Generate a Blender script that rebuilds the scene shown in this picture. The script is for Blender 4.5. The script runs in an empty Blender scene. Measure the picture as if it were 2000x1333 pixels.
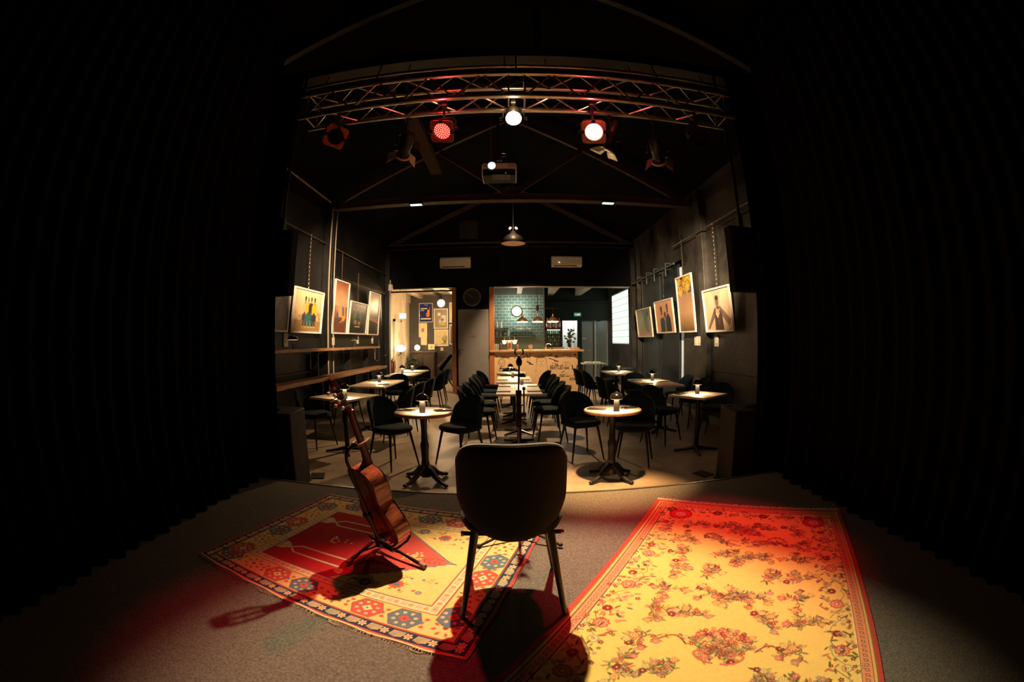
import bpy, math, random
import numpy as np
from mathutils import Vector, Matrix, Euler
random.seed(7); rng = np.random.default_rng(7)
SC = bpy.context.scene; COL = SC.collection
PI = math.pi; R = math.radians
EYE = 1.45      # eye height above the cafe floor
ST = 0.23       # stage height

# ------------------------------------------------------------------ camera: 15.5 mm fisheye standing at the back of the stage
cam = bpy.data.cameras.new('camera'); camo = bpy.data.objects.new('camera', cam); COL.objects.link(camo)
camo.location = (0, 0, EYE); camo.rotation_euler = (R(90), R(0.5), 0)
cam.type = 'PANO'; cam.sensor_width = 36; cam.sensor_fit = 'HORIZONTAL'; cam.clip_start = 0.02
for holder in (cam, getattr(cam, 'cycles', None)):
    try:
        holder.panorama_type = 'FISHEYE_EQUISOLID'; holder.fisheye_lens = 15.498; holder.fisheye_fov = R(200)
    except Exception: pass
SC.camera = camo
SC.view_settings.view_transform = 'Standard'; SC.view_settings.look = 'None'
SC.view_settings.exposure = 0.0; SC.view_settings.gamma = 1.0; SC.view_settings.use_curve_mapping = False
try:
    SC.cycles.use_denoising = True; SC.cycles.max_bounces = 6; SC.cycles.sample_clamp_indirect = 4
except Exception: pass
W = bpy.data.worlds.new('night'); SC.world = W; W.use_nodes = True
W.node_tree.nodes['Background'].inputs[0].default_value = (0.25, 0.5, 0.8, 1)
W.node_tree.nodes['Background'].inputs[1].default_value = 0.004

def aim(o, p, t):
    o.location = p; o.rotation_euler = (Vector(t) - Vector(p)).to_track_quat('-Z', 'Y').to_euler()
def spot(name, p, t, watts, col, size, blend=0.5, rad=0.03):
    l = bpy.data.lights.new(name, 'SPOT'); l.energy = watts; l.color = col; l.spot_size = R(size); l.spot_blend = blend
    l.shadow_soft_size = rad; o = bpy.data.objects.new(name, l); COL.objects.link(o); aim(o, p, t); return o
def point(name, p, watts, col, rad=0.05):
    l = bpy.data.lights.new(name, 'POINT'); l.energy = watts; l.color = col; l.shadow_soft_size = rad
    o = bpy.data.objects.new(name, l); COL.objects.link(o); o.location = p; return o
WARM = (1.0, 0.79, 0.47); RED = (1.0, 0.025, 0.05); TUNG = (1.0, 0.74, 0.46)
KEY = (0.03, 3.37, 3.34)                     # the burning spot in the middle of the truss
REDL = (-0.575, 3.42, 3.27); REDR = (0.72, 3.42, 3.25)
spot('stage_spot_light', (KEY[0], KEY[1]-.06, KEY[2]-.05), (0.14, 1.34, ST), 1020, WARM, 50, 0.65, 0.035)
spot('red_light_left', (REDL[0]-.03, REDL[1]-.10, REDL[2]-.06), (-.80, 1.40, ST), 300, RED, 32, 0.85, 0.05)
spot('red_light_right', (REDR[0]-.01, REDR[1]-.10, REDR[2]-.06), (0.98, 2.22, ST), 410, RED, 40, 0.75, 0.05)
PROF_L = (-0.95, 3.62, 3.24); PROF_R = (1.36, 3.62, 3.20); PROF_D = (0.92, 3.60, 3.30)
spot('wall_wash_left', (-1.02, 3.74, 3.14), (-3.55, 8.6, 2.15), 3400, TUNG, 40, 0.9, 0.05)
spot('wall_wash_right', (1.43, 3.74, 3.10), (3.5, 8.4, 2.1), 2900, TUNG, 42, 0.9, 0.05)
spot('down_light', (0.84, 3.60, 3.14), (0.72, 3.80, 0.0), 1900, (1, .55, .22), 41, 0.9, 0.05)

# ------------------------------------------------------------------ materials
MT = {}
def mat(name, col=(.5,.5,.5), rough=.6, metal=0, emit=0, ecol=None, var=0, vscale=8, bump=0, bscale=60, spec=.5, sheen=0, stretch=(1,1,1), col2=None, trans=0, coat=0, attr=None):
    if name in MT: return MT[name]
    m = bpy.data.materials.new(name); m.use_nodes = True; nt = m.node_tree; b = nt.nodes['Principled BSDF']
    b.inputs['Base Color'].default_value = (*col, 1); b.inputs['Roughness'].default_value = rough; b.inputs['Metallic'].default_value = metal
    b.inputs['Specular IOR Level'].default_value = spec
    if sheen: b.inputs['Sheen Weight'].default_value = sheen; b.inputs['Sheen Roughness'].default_value = .4
    if trans: b.inputs['Transmission Weight'].default_value = trans
    if coat: b.inputs['Coat Weight'].default_value = coat; b.inputs['Coat Roughness'].default_value = .08
    if emit: b.inputs['Emission Color'].default_value = (*(ecol or col), 1); b.inputs['Emission Strength'].default_value = emit
    tc = nt.nodes.new('ShaderNodeTexCoord'); mp = nt.nodes.new('ShaderNodeMapping'); mp.inputs['Scale'].default_value = stretch
    nt.links.new(tc.outputs['Object'], mp.inputs['Vector'])
    if attr:
        a = nt.nodes.new('ShaderNodeAttribute'); a.attribute_name = attr; src = a.outputs['Color']
        n = nt.nodes.new('ShaderNodeTexNoise'); n.inputs['Scale'].default_value = vscale; nt.links.new(mp.outputs[0], n.inputs['Vector'])
        mr = nt.nodes.new('ShaderNodeMapRange'); mr.inputs['To Min'].default_value = 1 - var; mr.inputs['To Max'].default_value = 1 + var
        nt.links.new(n.outputs['Fac'], mr.inputs['Value'])
        mx = nt.nodes.new('ShaderNodeVectorMath'); mx.operation = 'SCALE'; nt.links.new(src, mx.inputs[0]); nt.links.new(mr.outputs[0], mx.inputs['Scale'])
        nt.links.new(mx.outputs[0], b.inputs['Base Color'])
    elif var or col2:
        n = nt.nodes.new('ShaderNodeTexNoise'); n.inputs['Scale'].default_value = vscale; n.inputs['Detail'].default_value = 8; n.inputs['Roughness'].default_value = .65
        nt.links.new(mp.outputs[0], n.inputs['Vector'])
        cr = nt.nodes.new('ShaderNodeValToRGB'); cr.color_ramp.elements[0].position = .32; cr.color_ramp.elements[1].position = .68
        c2 = col2 or tuple(min(1, c*(1+var)) for c in col); c1 = col if col2 else tuple(c*(1-var) for c in col)
        cr.color_ramp.elements[0].color = (*c1, 1); cr.color_ramp.elements[1].color = (*c2, 1)
        nt.links.new(n.outputs['Fac'], cr.inputs['Fac']); nt.links.new(cr.outputs[0], b.inputs['Base Color'])
    if bump:
        n2 = nt.nodes.new('ShaderNodeTexNoise'); n2.inputs['Scale'].default_value = bscale; n2.inputs['Detail'].default_value = 4
        nt.links.new(mp.outputs[0], n2.inputs['Vector'])
        bp = nt.nodes.new('ShaderNodeBump'); bp.inputs['Strength'].default_value = bump; bp.inputs['Distance'].default_value = .01
        nt.links.new(n2.outputs['Fac'], bp.inputs['Height']); nt.links.new(bp.outputs[0], b.inputs['Normal'])
    MT[name] = m; return m

BLK = mat('black_paint', (.008,.008,.009), .6, spec=.1, var=.3, vscale=5)
BLKM = mat('black_metal', (.015,.015,.016), .35, .6, var=.2, vscale=20)
CURT = mat('black_drape', (.0022,.0026,.0034), .95, var=.3, vscale=3, bump=.3, bscale=200, spec=.1)
CARPET = mat('stage_carpet', (.145,.128,.106), .95, var=.42, vscale=90, bump=.6, bscale=260, spec=.1)
FLOORM = mat('cafe_floor_concrete', (.21,.150,.100), .40, col2=(.42,.32,.22), vscale=2.2, bump=.12, bscale=14, stretch=(1,1,1))
HALLF = mat('hall_floor', (.38,.33,.27), .5, var=.15, vscale=3)
WALLL = mat('left_wall_paint', (.0035,.0035,.004), .36, col2=(.014,.012,.010), spec=.22, vscale=1.6, bump=.3, bscale=6)
WALLR = mat('right_wall_concrete', (.005,.005,.005), .42, col2=(.068,.060,.050), spec=.22, vscale=1.5, bump=.4, bscale=9)
WALLB = mat('back_wall_black', (.005,.006,.008), .8, var=.3, vscale=2, spec=.08)
CEILM = mat('dark_roof_boards', (.004,.0045,.005), .9, var=.4, vscale=2, spec=.04)
TIMB = mat('dark_timber', (.07,.042,.024), .7, spec=.15, var=.4, vscale=5, stretch=(.4,8,8))
TIMB2 = mat('beam_paint', (.06,.035,.019), .6, var=.3, vscale=4, spec=.15)
ORANGE = mat('orange_door_frame_wood', (.42,.15,.045), .5, var=.2, vscale=6, stretch=(6,6,.6))
GREYD = mat('grey_door_paint', (.23,.215,.20), .55, var=.08, vscale=4)
CREAM = mat('cream_wall', (.6,.5,.36), .6, var=.12, vscale=2)
DKWALL = mat('hall_dark_wall', (.055,.05,.045), .6, var=.2, vscale=2)
DKGREEN = mat('bar_dark_green_wall', (.006,.013,.012), .6, var=.25, vscale=2, spec=.2)
WOOD = mat('oiled_wood', (.36,.19,.08), .42, col2=(.58,.34,.16), vscale=4, stretch=(1.2,14,14))
WOODY = mat('oiled_wood_shelf', (.20,.09,.035), .42, col2=(.50,.25,.10), vscale=4, stretch=(14,1.2,14))
TOP = mat('pale_table_top', (.62,.50,.37), .38, col2=(.74,.62,.48), vscale=3, stretch=(8,1,1))
TEDGE = mat('table_edge_wood', (.30,.14,.07), .45, var=.2, vscale=10)
VELV = mat('dark_teal_velvet', (.005,.012,.016), .85, var=.3, vscale=9, bump=.2, bscale=150, sheen=.08, spec=.12)
VELS = mat('stage_chair_velvet', (.006,.007,.009), .9, var=.25, vscale=12, bump=.2, bscale=150, sheen=.06, spec=.2)
LEGM = mat('black_chair_leg', (.012,.012,.012), .35, .3, var=.2, vscale=9)
ALU = mat('truss_aluminium', (.62,.56,.48), .30, 1, var=.12, vscale=12)
FIX = mat('fixture_black', (.010,.010,.010), .42, .15, spec=.3, var=.2, vscale=14)
WHITE = mat('white_plastic', (.72,.66,.56), .45, var=.05, vscale=6)
WFRAME = mat('white_picture_frame', (.80,.72,.60), .45, var=.05, vscale=12)
GOLD = mat('brushed_copper', (.75,.36,.16), .3, .9, var=.1, vscale=12)
CHROME = mat('chrome', (.7,.7,.7), .18, 1, var=.05, vscale=12)
STEM = mat('grey_lamp_stem', (.014,.013,.012), .45, .2, var=.15, vscale=30)
DOME = mat('black_lamp_dome', (.012,.011,.010), .22, .1, var=.2, vscale=20)
LEDW = mat('warm_led_ring', (1,.8,.5), .5, emit=2.2, ecol=(1,.66,.30))
GLOBE = mat('lit_globe_glass', (1,.9,.75), .4, emit=9, ecol=(1,.72,.40))
GLOBEW = mat('lit_globe_white', (1,.95,.85), .4, emit=8, ecol=(1,.86,.62))
GLASSBLK = mat('daylit_glass_block', (.8,1,.85), .3, emit=1.12, ecol=(.88,1.0,.86))
BLKCASE = mat('black_cabinet', (.022,.017,.014), .7, spec=.12, var=.25, vscale=10, bump=.3, bscale=120)
PEARL = mat('pearl_button', (.8,.66,.6), .25, var=.1, vscale=60)

# ------------------------------------------------------------------ mesh helpers
class MB:
    def __init__(s): s.v = []; s.f = []; s.mi = []; s.k = 0
    def add(s, vs, fs):
        n = len(s.v); s.v += [tuple(p) for p in vs]; s.f += [tuple(i+n for i in f) for f in fs]; s.mi += [s.k]*len(fs); return s
    def box(s, c, d, rz=0, M=None):
        x, y, z = d[0]/2, d[1]/2, d[2]/2
        vs = [Vector((sx*x, sy*y, sz*z)) for sz in (-1,1) for sy in (-1,1) for sx in (-1,1)]
        Rm = M or Matrix.Rotation(rz, 3, 'Z'); c = Vector(c)
        vs = [Rm @ p + c for p in vs]
        return s.add(vs, [(0,2,3,1),(4,5,7,6),(0,1,5,4),(2,6,7,3),(0,4,6,2),(1,3,7,5)])
    def b2(s, x0, x1, y0, y1, z0, z1): return s.box(((x0+x1)/2,(y0+y1)/2,(z0+z1)/2), (abs(x1-x0),abs(y1-y0),abs(z1-z0)))
    def beam(s, a, b, w, h):
        a = Vector(a); b = Vector(b); d = (b-a); L = d.length; q = d.to_track_quat('Y','Z').to_matrix()
        return s.box((a+b)/2, (w, L, h), M=q)
    def cyl(s, a, b, r0, r1=None, n=16, cap=True):
        r1 = r0 if r1 is None else r1; a = Vector(a); b = Vector(b); q = (b-a).to_track_quat('Z','Y').to_matrix()
        vs = []
        for p, r in ((a,r0),(b,r1)):
            for i in range(n):
                t = 2*PI*i/n; vs.append(p + q @ Vector((math.cos(t)*r, math.sin(t)*r, 0)))
        fs = [(i,(i+1)%n,n+(i+1)%n,n+i) for i in range(n)]
        if cap: fs += [tuple(range(n-1,-1,-1)), tuple(range(n,2*n))]
        return s.add(vs, fs)
    def lathe(s, prof, c=(0,0,0), n=28, M=None):
        M = M or Matrix.Identity(3); c = Vector(c); vs = []; fs = []; m = len(prof)
        for r, z in prof:
            for i in range(n):
                t = 2*PI*i/n; vs.append(c + M @ Vector((max(r,1e-4)*math.cos(t), max(r,1e-4)*math.sin(t), z)))
        for j in range(m-1):
            for i in range(n): fs.append((j*n+i, j*n+(i+1)%n, (j+1)*n+(i+1)%n, (j+1)*n+i))
        e0, e1 = prof[0][0] > 1e-3, prof[-1][0] > 1e-3
        if e0 and e1: fs += [((m-1)*n+i, (m-1)*n+(i+1)%n, (i+1)%n, i) for i in range(n)]
        else: fs += ([tuple(range(n-1,-1,-1))] if e0 else []) + ([tuple(range((m-1)*n, m*n))] if e1 else [])
        return s.add(vs, fs)
    def tube(s, pts, r, n=10, closed=False):
        pts = [Vector(p) for p in pts]; m = len(pts); vs = []; fs = []; up = Vector((0,0,1)); pu = None
        for j, p in enumerate(pts):
            if closed: t = pts[(j+1)%m]-pts[j-1]
            else: t = pts[min(j+1,m-1)]-pts[max(j-1,0)]
            t.normalize()
            if pu is None: pu = t.orthogonal().normalized()
            u = (pu - t*pu.dot(t))
            if u.length < 1e-5: u = t.orthogonal()
            u.normalize(); pu = u; w = t.cross(u); rr = r[j] if isinstance(r, (list,tuple)) else r
            for i in range(n):
                a = 2*PI*i/n; vs.append(p + (u*math.cos(a)+w*math.sin(a))*rr)
        for j in range(m if closed else m-1):
            k = (j+1)%m
            for i in range(n): fs.append((j*n+i, j*n+(i+1)%n, k*n+(i+1)%n, k*n+i))
        if not closed: fs += [tuple(range(n-1,-1,-1)), tuple(range((m-1)*n, m*n))]
        return s.add(vs, fs)
    def ell(s, c, d, n=16, m=10, M=None):
        return s.lathe_s([(math.sin(PI*j/m), -math.cos(PI*j/m)) for j in range(m+1)], c, d, n, M)
    def lathe_s(s, prof, c, d, n, M=None):
        M = M or Matrix.Identity(3); S = Matrix.Diagonal(Vector(d)); return s.lathe(prof, c, n, M @ S)
    def prism(s, poly, y0, y1, M=None, c=(0,0,0)):     # polygon in x,z extruded along y
        M = M or Matrix.Identity(3); c = Vector(c); n = len(poly)
        vs = [c + M @ Vector((x, y0, z)) for x, z in poly] + [c + M @ Vector((x, y1, z)) for x, z in poly]
        fs = [(i,(i+1)%n,n+(i+1)%n,n+i) for i in range(n)] + [tuple(range(n-1,-1,-1)), tuple(range(n,2*n))]
        return s.add(vs, fs)
    def build(s, name, m, parent=None, smooth=True, ang=35, bevel=0):
        me = bpy.data.meshes.new(name); me.from_pydata(s.v, [], s.f); me.update()
        for k in (m if isinstance(m, (list,tuple)) else [m]): me.materials.append(k)
        if isinstance(m, (list,tuple)): me.polygons.foreach_set('material_index', s.mi)
        import bmesh
        bm = bmesh.new(); bm.from_mesh(me); bmesh.ops.recalc_face_normals(bm, faces=bm.faces); bm.to_mesh(me); bm.free()
        if smooth:
            me.shade_smooth()
            try: me.set_sharp_from_angle(angle=R(ang))
            except Exception: pass
        o = bpy.data.objects.new(name, me); COL.objects.link(o)
        if bevel:
            bv = o.modifiers.new('bevel','BEVEL'); bv.width = bevel; bv.segments = 2; bv.limit_method = 'ANGLE'
        if parent: o.parent = parent
        return o
def tag(o, label=None, cat=None, group=None, kind=None):
    if label: o['label'] = label
    if cat: o['category'] = cat
    if group: o['group'] = group
    if kind: o['kind'] = kind
    return o
def empty(name, loc, rz=0, M=None):
    o = bpy.data.objects.new(name, None); COL.objects.link(o); o.empty_display_size = .05
    if M is not None: o.matrix_world = Matrix.Translation(Vector(loc)) @ M.to_4x4()
    else: o.location = loc; o.rotation_euler = (0,0,rz)
    return o
def dup(root, loc, rz=0, label=None, group=None):
    def cp(o, par):
        c = o.copy(); COL.objects.link(c); c.parent = par
        for ch in [x for x in kids.get(o.name, [])]: cp(ch, c)
        return c
    kids = {}
    def walk(o):
        kids[o.name] = list(o.children)
        for ch in o.children: walk(ch)
    walk(root); r = cp(root, None); r.location = loc; r.rotation_euler = (0,0,rz)
    if label: r['label'] = label
    if group: r['group'] = group
    return r
def struct(name, mb, m, parent=None, **k):
    o = mb.build(name, m, parent, **k)
    if parent is None: o['kind'] = 'structure'
    return o
def shell(fn, nu, nv, thick, close=False):      # closed shell round a mid surface fn(u,v); thick(u,v)
    P = [[Vector(fn(i/nu, j/nv)) for j in range(nv+1)] for i in range(nu+1)]; mb = MB(); A = []; B = []
    for i in range(nu+1):
        for j in range(nv+1):
            du = P[min(i+1,nu)][j]-P[max(i-1,0)][j]; dv = P[i][min(j+1,nv)]-P[i][max(j-1,0)]
            n = du.cross(dv); n = n.normalized() if n.length > 1e-9 else Vector((0,1,0)); t = thick(i/nu, j/nv)/2
            A.append(P[i][j]+n*t); B.append(P[i][j]-n*t)
    N = len(A); id = lambda i, j: i*(nv+1)+j; fs = []
    for i in range(nu):
        for j in range(nv):
            a,b,c,d = id(i,j),id(i+1,j),id(i+1,j+1),id(i,j+1); fs += [(a,b,c,d),(N+d,N+c,N+b,N+a)]
    ring = [id(i,0) for i in range(nu+1)] + [id(nu,j) for j in range(1,nv+1)] + [id(i,nv) for i in range(nu-1,-1,-1)] + [id(0,j) for j in range(nv-1,0,-1)]
    for k in range(len(ring)):
        a, b = ring[k], ring[(k+1)%len(ring)]; fs.append((a, N+a, N+b, b))
    return mb.add(A+B, fs)
def arc(c, r, a0, a1, n, f): return [f(c, r, a0+(a1-a0)*i/n) for i in range(n+1)]

# ------------------------------------------------------------------ painting into colour attributes (patterns that belong to the cloth or print)
def lin(c):
    c = np.asarray(c, float)/255.; return np.where(c <= .04045, c/12.92, ((c+.055)/1.055)**2.4)
class Cv:
    def __init__(s, w, h, res, col): s.res = res; s.nx = int(w/res)+1; s.ny = int(h/res)+1; s.w = w; s.h = h; s.a = np.empty((s.ny, s.nx, 3)); s.a[:] = lin(col)
    def _box(s, x0, x1, y0, y1):
        i0 = max(0,int(x0/s.res)-1); i1 = min(s.nx,int(x1/s.res)+3); j0 = max(0,int(y0/s.res)-1); j1 = min(s.ny,int(y1/s.res)+3)
        if i0 >= i1 or j0 >= j1: return None
        X, Y = np.meshgrid(np.arange(i0,i1)*s.res, np.arange(j0,j1)*s.res); return i0,i1,j0,j1,X,Y
    def _mix(s, b, cov, col, al=1):
        i0,i1,j0,j1 = b[:4]; c = (np.clip(cov,0,1)*al)[...,None]; s.a[j0:j1,i0:i1] = s.a[j0:j1,i0:i1]*(1-c) + lin(col)*c
    def rect(s, x0, x1, y0, y1, col, al=1):
        b = s._box(x0,x1,y0,y1)
        if b: X, Y = b[4], b[5]; s._mix(b, ((X>=x0)&(X<=x1)&(Y>=y0)&(Y<=y1)).astype(float), col, al)
    def ell(s, x, y, rx, ry, col, al=1, rot=0, soft=None):
        r = max(rx,ry); b = s._box(x-r,x+r,y-r,y+r)
        if b:
            c, q = math.cos(rot), math.sin(rot); dx = b[4]-x; dy = b[5]-y; u = (dx*c+dy*q)/rx; v = (-dx*q+dy*c)/ry
            d = 1-np.sqrt(u*u+v*v); s._mix(b, d*min(rx,ry)/(soft or s.res)+(.5 if not soft else 0), col, al)
    def line(s, pts, w, col, al=1):
        for (x0,y0),(x1,y1) in zip(pts, pts[1:]):
            b = s._box(min(x0,x1)-w,max(x0,x1)+w,min(y0,y1)-w,max(y0,y1)+w)
            if not b: continue
            X, Y = b[4], b[5]; dx, dy = x1-x0, y1-y0; L = dx*dx+dy*dy+1e-12; t = np.clip(((X-x0)*dx+(Y-y0)*dy)/L,0,1)
            d = np.hypot(X-x0-t*dx, Y-y0-t*dy); s._mix(b, .5+(w/2-d)/s.res, col, al)
    def poly(s, pts, col, al=1):
        xs = [p[0] for p in pts]; ys = [p[1] for p in pts]; b = s._box(min(xs),max(xs),min(ys),max(ys))
        if not b: return
        X, Y = b[4], b[5]; ins = np.zeros(X.shape, bool)
        for (x0,y0),(x1,y1) in zip(pts, pts[1:]+pts[:1]):
            c = ((y0 > Y) != (y1 > Y)); xi = (x1-x0)*(Y-y0)/((y1-y0) or 1e-12)+x0; ins ^= c & (X < xi)
        s._mix(b, ins.astype(float), col, al)
    def grad(s, c0, c1, y0=0, y1=None, al=1):
        y1 = y1 or s.h; j = np.clip((np.arange(s.ny)*s.res-y0)/(y1-y0),0,1)[:,None,None]; m = ((np.arange(s.ny)*s.res >= y0) & (np.arange(s.ny)*s.res <= y1))[:,None,None]
        s.a = np.where(m, lin(c0)*(1-j)+lin(c1)*j, s.a)
    def noise(s, amt, k=1):
        g = rng.random((s.ny//k+2, s.nx//k+2)); g = np.kron(g, np.ones((k,k)))[:s.ny,:s.nx]; s.a *= (1-amt/2+amt*g)[...,None]
    def surface(s, name, posf, m, parent=None, skirt=None, kindz=None):
        U, V = np.meshgrid(np.linspace(0,1,s.nx), np.linspace(0,1,s.ny)); P = posf(U, V).reshape(-1,3)
        idx = np.arange(s.nx*s.ny).reshape(s.ny, s.nx); f = np.stack([idx[:-1,:-1],idx[:-1,1:],idx[1:,1:],idx[1:,:-1]],-1).reshape(-1,4)
        C = s.a.reshape(-1,3)
        if skirt is not None:
            ring = np.concatenate([idx[0,:-1],idx[:-1,-1],idx[-1,:0:-1],idx[:0:-1,0]]); n0 = len(P); Q = P[ring].copy(); Q += np.array(skirt); P = np.concatenate([P,Q]); C = np.concatenate([C,C[ring]])
            k = len(ring); a = np.arange(k); b2 = (a+1)%k; f = np.concatenate([f, np.stack([ring[a], n0+a, n0+b2, ring[b2]],-1)])
        me = bpy.data.meshes.new(name); me.vertices.add(len(P)); me.vertices.foreach_set('co', P.ravel()); me.loops.add(f.size); me.loops.foreach_set('vertex_index', f.ravel().astype(np.int32))
        me.polygons.add(len(f)); me.polygons.foreach_set('loop_start', np.arange(0, f.size, 4).astype(np.int32)); me.polygons.foreach_set('loop_total', np.full(len(f),4,np.int32)); me.update(calc_edges=True)
        at = me.color_attributes.new('paint','FLOAT_COLOR','POINT'); at.data.foreach_set('color', np.concatenate([C, np.ones((len(C),1))],1).astype(np.float32).ravel())
        me.materials.append(m); me.shade_smooth(); o = bpy.data.objects.new(name, me); COL.objects.link(o)
        if parent: o.parent = parent
        return o
PILE = mat('woven_wool', attr='paint', rough=.95, var=.22, vscale=260, bump=.5, bscale=420, spec=.1)
PRINT = mat('printed_photograph', attr='paint', rough=.33, var=.02, vscale=10, spec=.35)
PAPER = mat('printed_paper', attr='paint', rough=.5, var=.03, vscale=10)
PANELP = mat('drawn_on_panel', attr='paint', rough=.6, var=.06, vscale=12)
# ================================================================== THE BUILDING
XL, XR, YB = -3.6, 3.5, 12.2
struct('floor', MB().b2(XL-.2, XR+.2, 3.2, 17.6, -.1, 0), FLOORM, smooth=False)
struct('floor_stage', MB().b2(-2.32, 2.42, -1.6, 3.34, -.02, ST), CARPET, smooth=False)
struct('trim_1', MB().b2(-2.32, 2.42, 3.335, 3.36, ST-.04, ST+.006), mat('stage_edge_strip',(.10,.085,.07),.35,.4,var=.2), smooth=False)
# cafe side walls
m = MB().b2(XL-.2, XL, 3.3, YB+.2, 0, 4.3)
for y0 in (3.5, 7.72, 12.05): m.b2(XL, XL+.14, y0, y0+.2, 0, 4.2)      # pilasters
m.b2(XL, XL+.05, 8.05, 12.0, 2.78, 2.86).b2(XL, XL+.04, 5.0, 7.6, .92, .96)
struct('wall_left', m, WALLL, smooth=False, bevel=.008)
m = MB().b2(XR, XR+.2, 3.3, 8.45, 0, 4.3).b2(XR, XR+.2, 8.45, 11.5, 3.1, 4.3).b2(XR, XR+.2, 11.5, 12.85, 0, 4.3)
for y0, w in ((3.5,.2),(7.12,.24),(11.45,.08),(12.02,.22)): m.b2(XR-.12, XR, y0, y0+w, 0, 4.2)
m.b2(XR-.03, XR, 7.4, 8.4, .0, 1.5).b2(XR-.03, XR, 5.2, 7.1, .9, 3.4)
m.b2(XR, XR+.2, 12.85, 15.15, 0, 1.33).b2(XR, XR+.2, 12.85, 15.15, 3.0, 4.3).b2(XR, XR+.2, 15.15, 17.3, 0, 4.3)
struct('wall_right', m, WALLR, smooth=False, bevel=.008)
# gable wall with the two openings
m = MB().b2(XL, XR, YB, YB+.18, 2.97, 4.2).b2(-1.64, -1.50, YB, YB+.18, 0, 2.97).b2(-1.50, -.655, YB, YB+.18, 2.36, 2.97)
m.prism([(XL-.1,4.2),(XR+.1,4.2),(0,6.0)], YB, YB+.18)
struct('wall_back', m, WALLB, smooth=False)
m = MB().b2(-1.665,-1.555,YB-.04,YB+.2,0,2.96)
struct('trim_2', m, ORANGE, smooth=False, bevel=.006)
m = MB().b2(-.625,-.49,YB-.04,YB+.2,0,2.96)
struct('trim_3', m, ORANGE, smooth=False, bevel=.006)
d = struct('door_1', MB().b2(-1.545,-.64,YB+.0,YB+.06,.02,2.34), GREYD, smooth=False, bevel=.004)
MB().b2(-1.47,-1.43,YB-.03,YB,1.03,1.25).cyl((-1.45,YB-.055,1.2),(-1.33,YB-.055,1.2),.010).cyl((-1.45,YB-.055,1.2),(-1.45,YB,1.2),.010).build('door_handle', CHROME, d)
MB().b2(-1.17,-1.02,YB-.008,YB,1.585,1.60).b2(-1.02,-1.0,YB-.012,YB,1.575,1.61).build('door_sign', mat('door_sign_metal',(.3,.26,.2),.4,.5,var=.1), d)
MB().b2(-1.545,-.64,YB-.012,YB,.02,.22).build('kick_plate', mat('kick_plate_dark',(.03,.03,.03),.5,var=.1), d)
# roof: two slopes; rafter trusses at each bay
def slope(x0, z0, x1, z1, y0, y1, t):
    return MB().prism([(x0,z0),(x1,z1),(x1,z1+t),(x0,z0+t)], y0, y1)
m = slope(-3.9,4.15,0,6.08,-1.6,YB+.2,.08); m2 = slope(0,6.08,3.8,4.2,-1.6,YB+.2,.08); m.add(m2.v, m2.f)
m.b2(XL, XR, YB+.18, 17.3, 3.32, 3.4)
struct('ceiling', m, CEILM, smooth=False)
for k, (yy, w) in enumerate(((3.72,.16),(7.82,.14),(12.08,.12))):
    zt = 4.04 if k == 1 else (4.08 if k == 2 else 4.26)
    m = MB().b2(XL+.02, XR-.02, yy-w/2, yy+w/2, zt, zt+.10)
    if k != 2: m.b2(XL+.02, XR-.02, yy-w/2-.03, yy+w/2+.03, zt+.10, zt+.115).b2(XL+.02, XR-.02, yy-w/2-.03, yy+w/2+.03, zt-.008, zt)
    m.beam((XL+.1,yy,zt+.10),(0.0,yy,5.86),.09,.12).beam((XR-.1,yy,zt+.10),(0.0,yy,5.86),.09,.12)
    if k == 1: m.beam((0,yy,zt+.1),(-1.35,yy,5.1),.08,.1).beam((0,yy,zt+.1),(1.35,yy,5.1),.08,.1)
    if k == 2: m.b2(XL+.02, XR-.02, yy-w/2, yy+w/2, zt, zt+.15)
    o = struct('beam', m, (mat('near_beam_black',(.005,.003,.0025),.45,spec=.25,var=.3), TIMB2, TIMB)[k], smooth=False, bevel=.006)
struct('beam', MB().b2(-1.50,-1.30,4.3,7.75,4.60,4.70), mat('sawn_wood_beam',(.045,.026,.012),.8,spec=.1,var=.35,vscale=3,stretch=(8,.6,8)), smooth=False)
# stage house: side drapes stand in front of these walls
m = MB().b2(-2.6,-2.5,-1.6,3.3,ST,4.6).b2(-3.6,-2.5,3.3,3.36,0,4.3)
struct('wall_stage_left', m, BLK, smooth=False)
m = MB().b2(2.6,2.7,-1.6,3.3,ST,4.6).b2(2.6,3.5,3.3,3.36,0,4.3)
struct('wall_stage_right', m, BLK, smooth=False)
struct('wall_stage_back', MB().b2(-2.6,2.7,-1.7,-1.6,-.02,4.6), BLK, smooth=False)
def drape(name, p0, p1, z0, z1, label, group=None, amp=.035, fold=.16, hem=0.):
    p0 = Vector((*p0,0)); p1 = Vector((*p1,0)); L = (p1-p0).length; d = (p1-p0)/L; n = Vector((-d.y,d.x,0)); nu = int(L/fold*8)
    def fn(u, v):
        s_ = u*L; w = amp*(math.sin(2*PI*s_/fold) + .4*math.sin(2*PI*s_/fold*.37+1))*(.6+.4*(1-v))
        p = p0 + d*s_ + n*w; return (p.x, p.y, z0+(z1-z0)*v + (hem*math.sin(s_*9) if v == 0 else 0))
    o = shell(fn, nu, 5, lambda u, v: .006).build(name, CURT); return tag(o, label, 'curtain', group)
drape('stage_curtain', (-2.27,-1.4), (-2.27,3.2), ST+.005, 4.6, 'long black drape closing the left side of the stage')
drape('stage_curtain', (2.37,-1.4), (2.37,3.2), ST+.005, 4.6, 'long black drape closing the right side of the stage')
drape('stage_curtain', (-2.50,3.40), (-2.05,3.40), .012, 4.22, 'narrow black drape at left edge of the stage opening, beside the left photographs', amp=.02, fold=.12)
drape('stage_curtain', (2.16,3.40), (2.60,3.40), .012, 4.22, 'narrow black drape at right edge of the stage opening, beside the man portrait', amp=.02, fold=.12)
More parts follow.
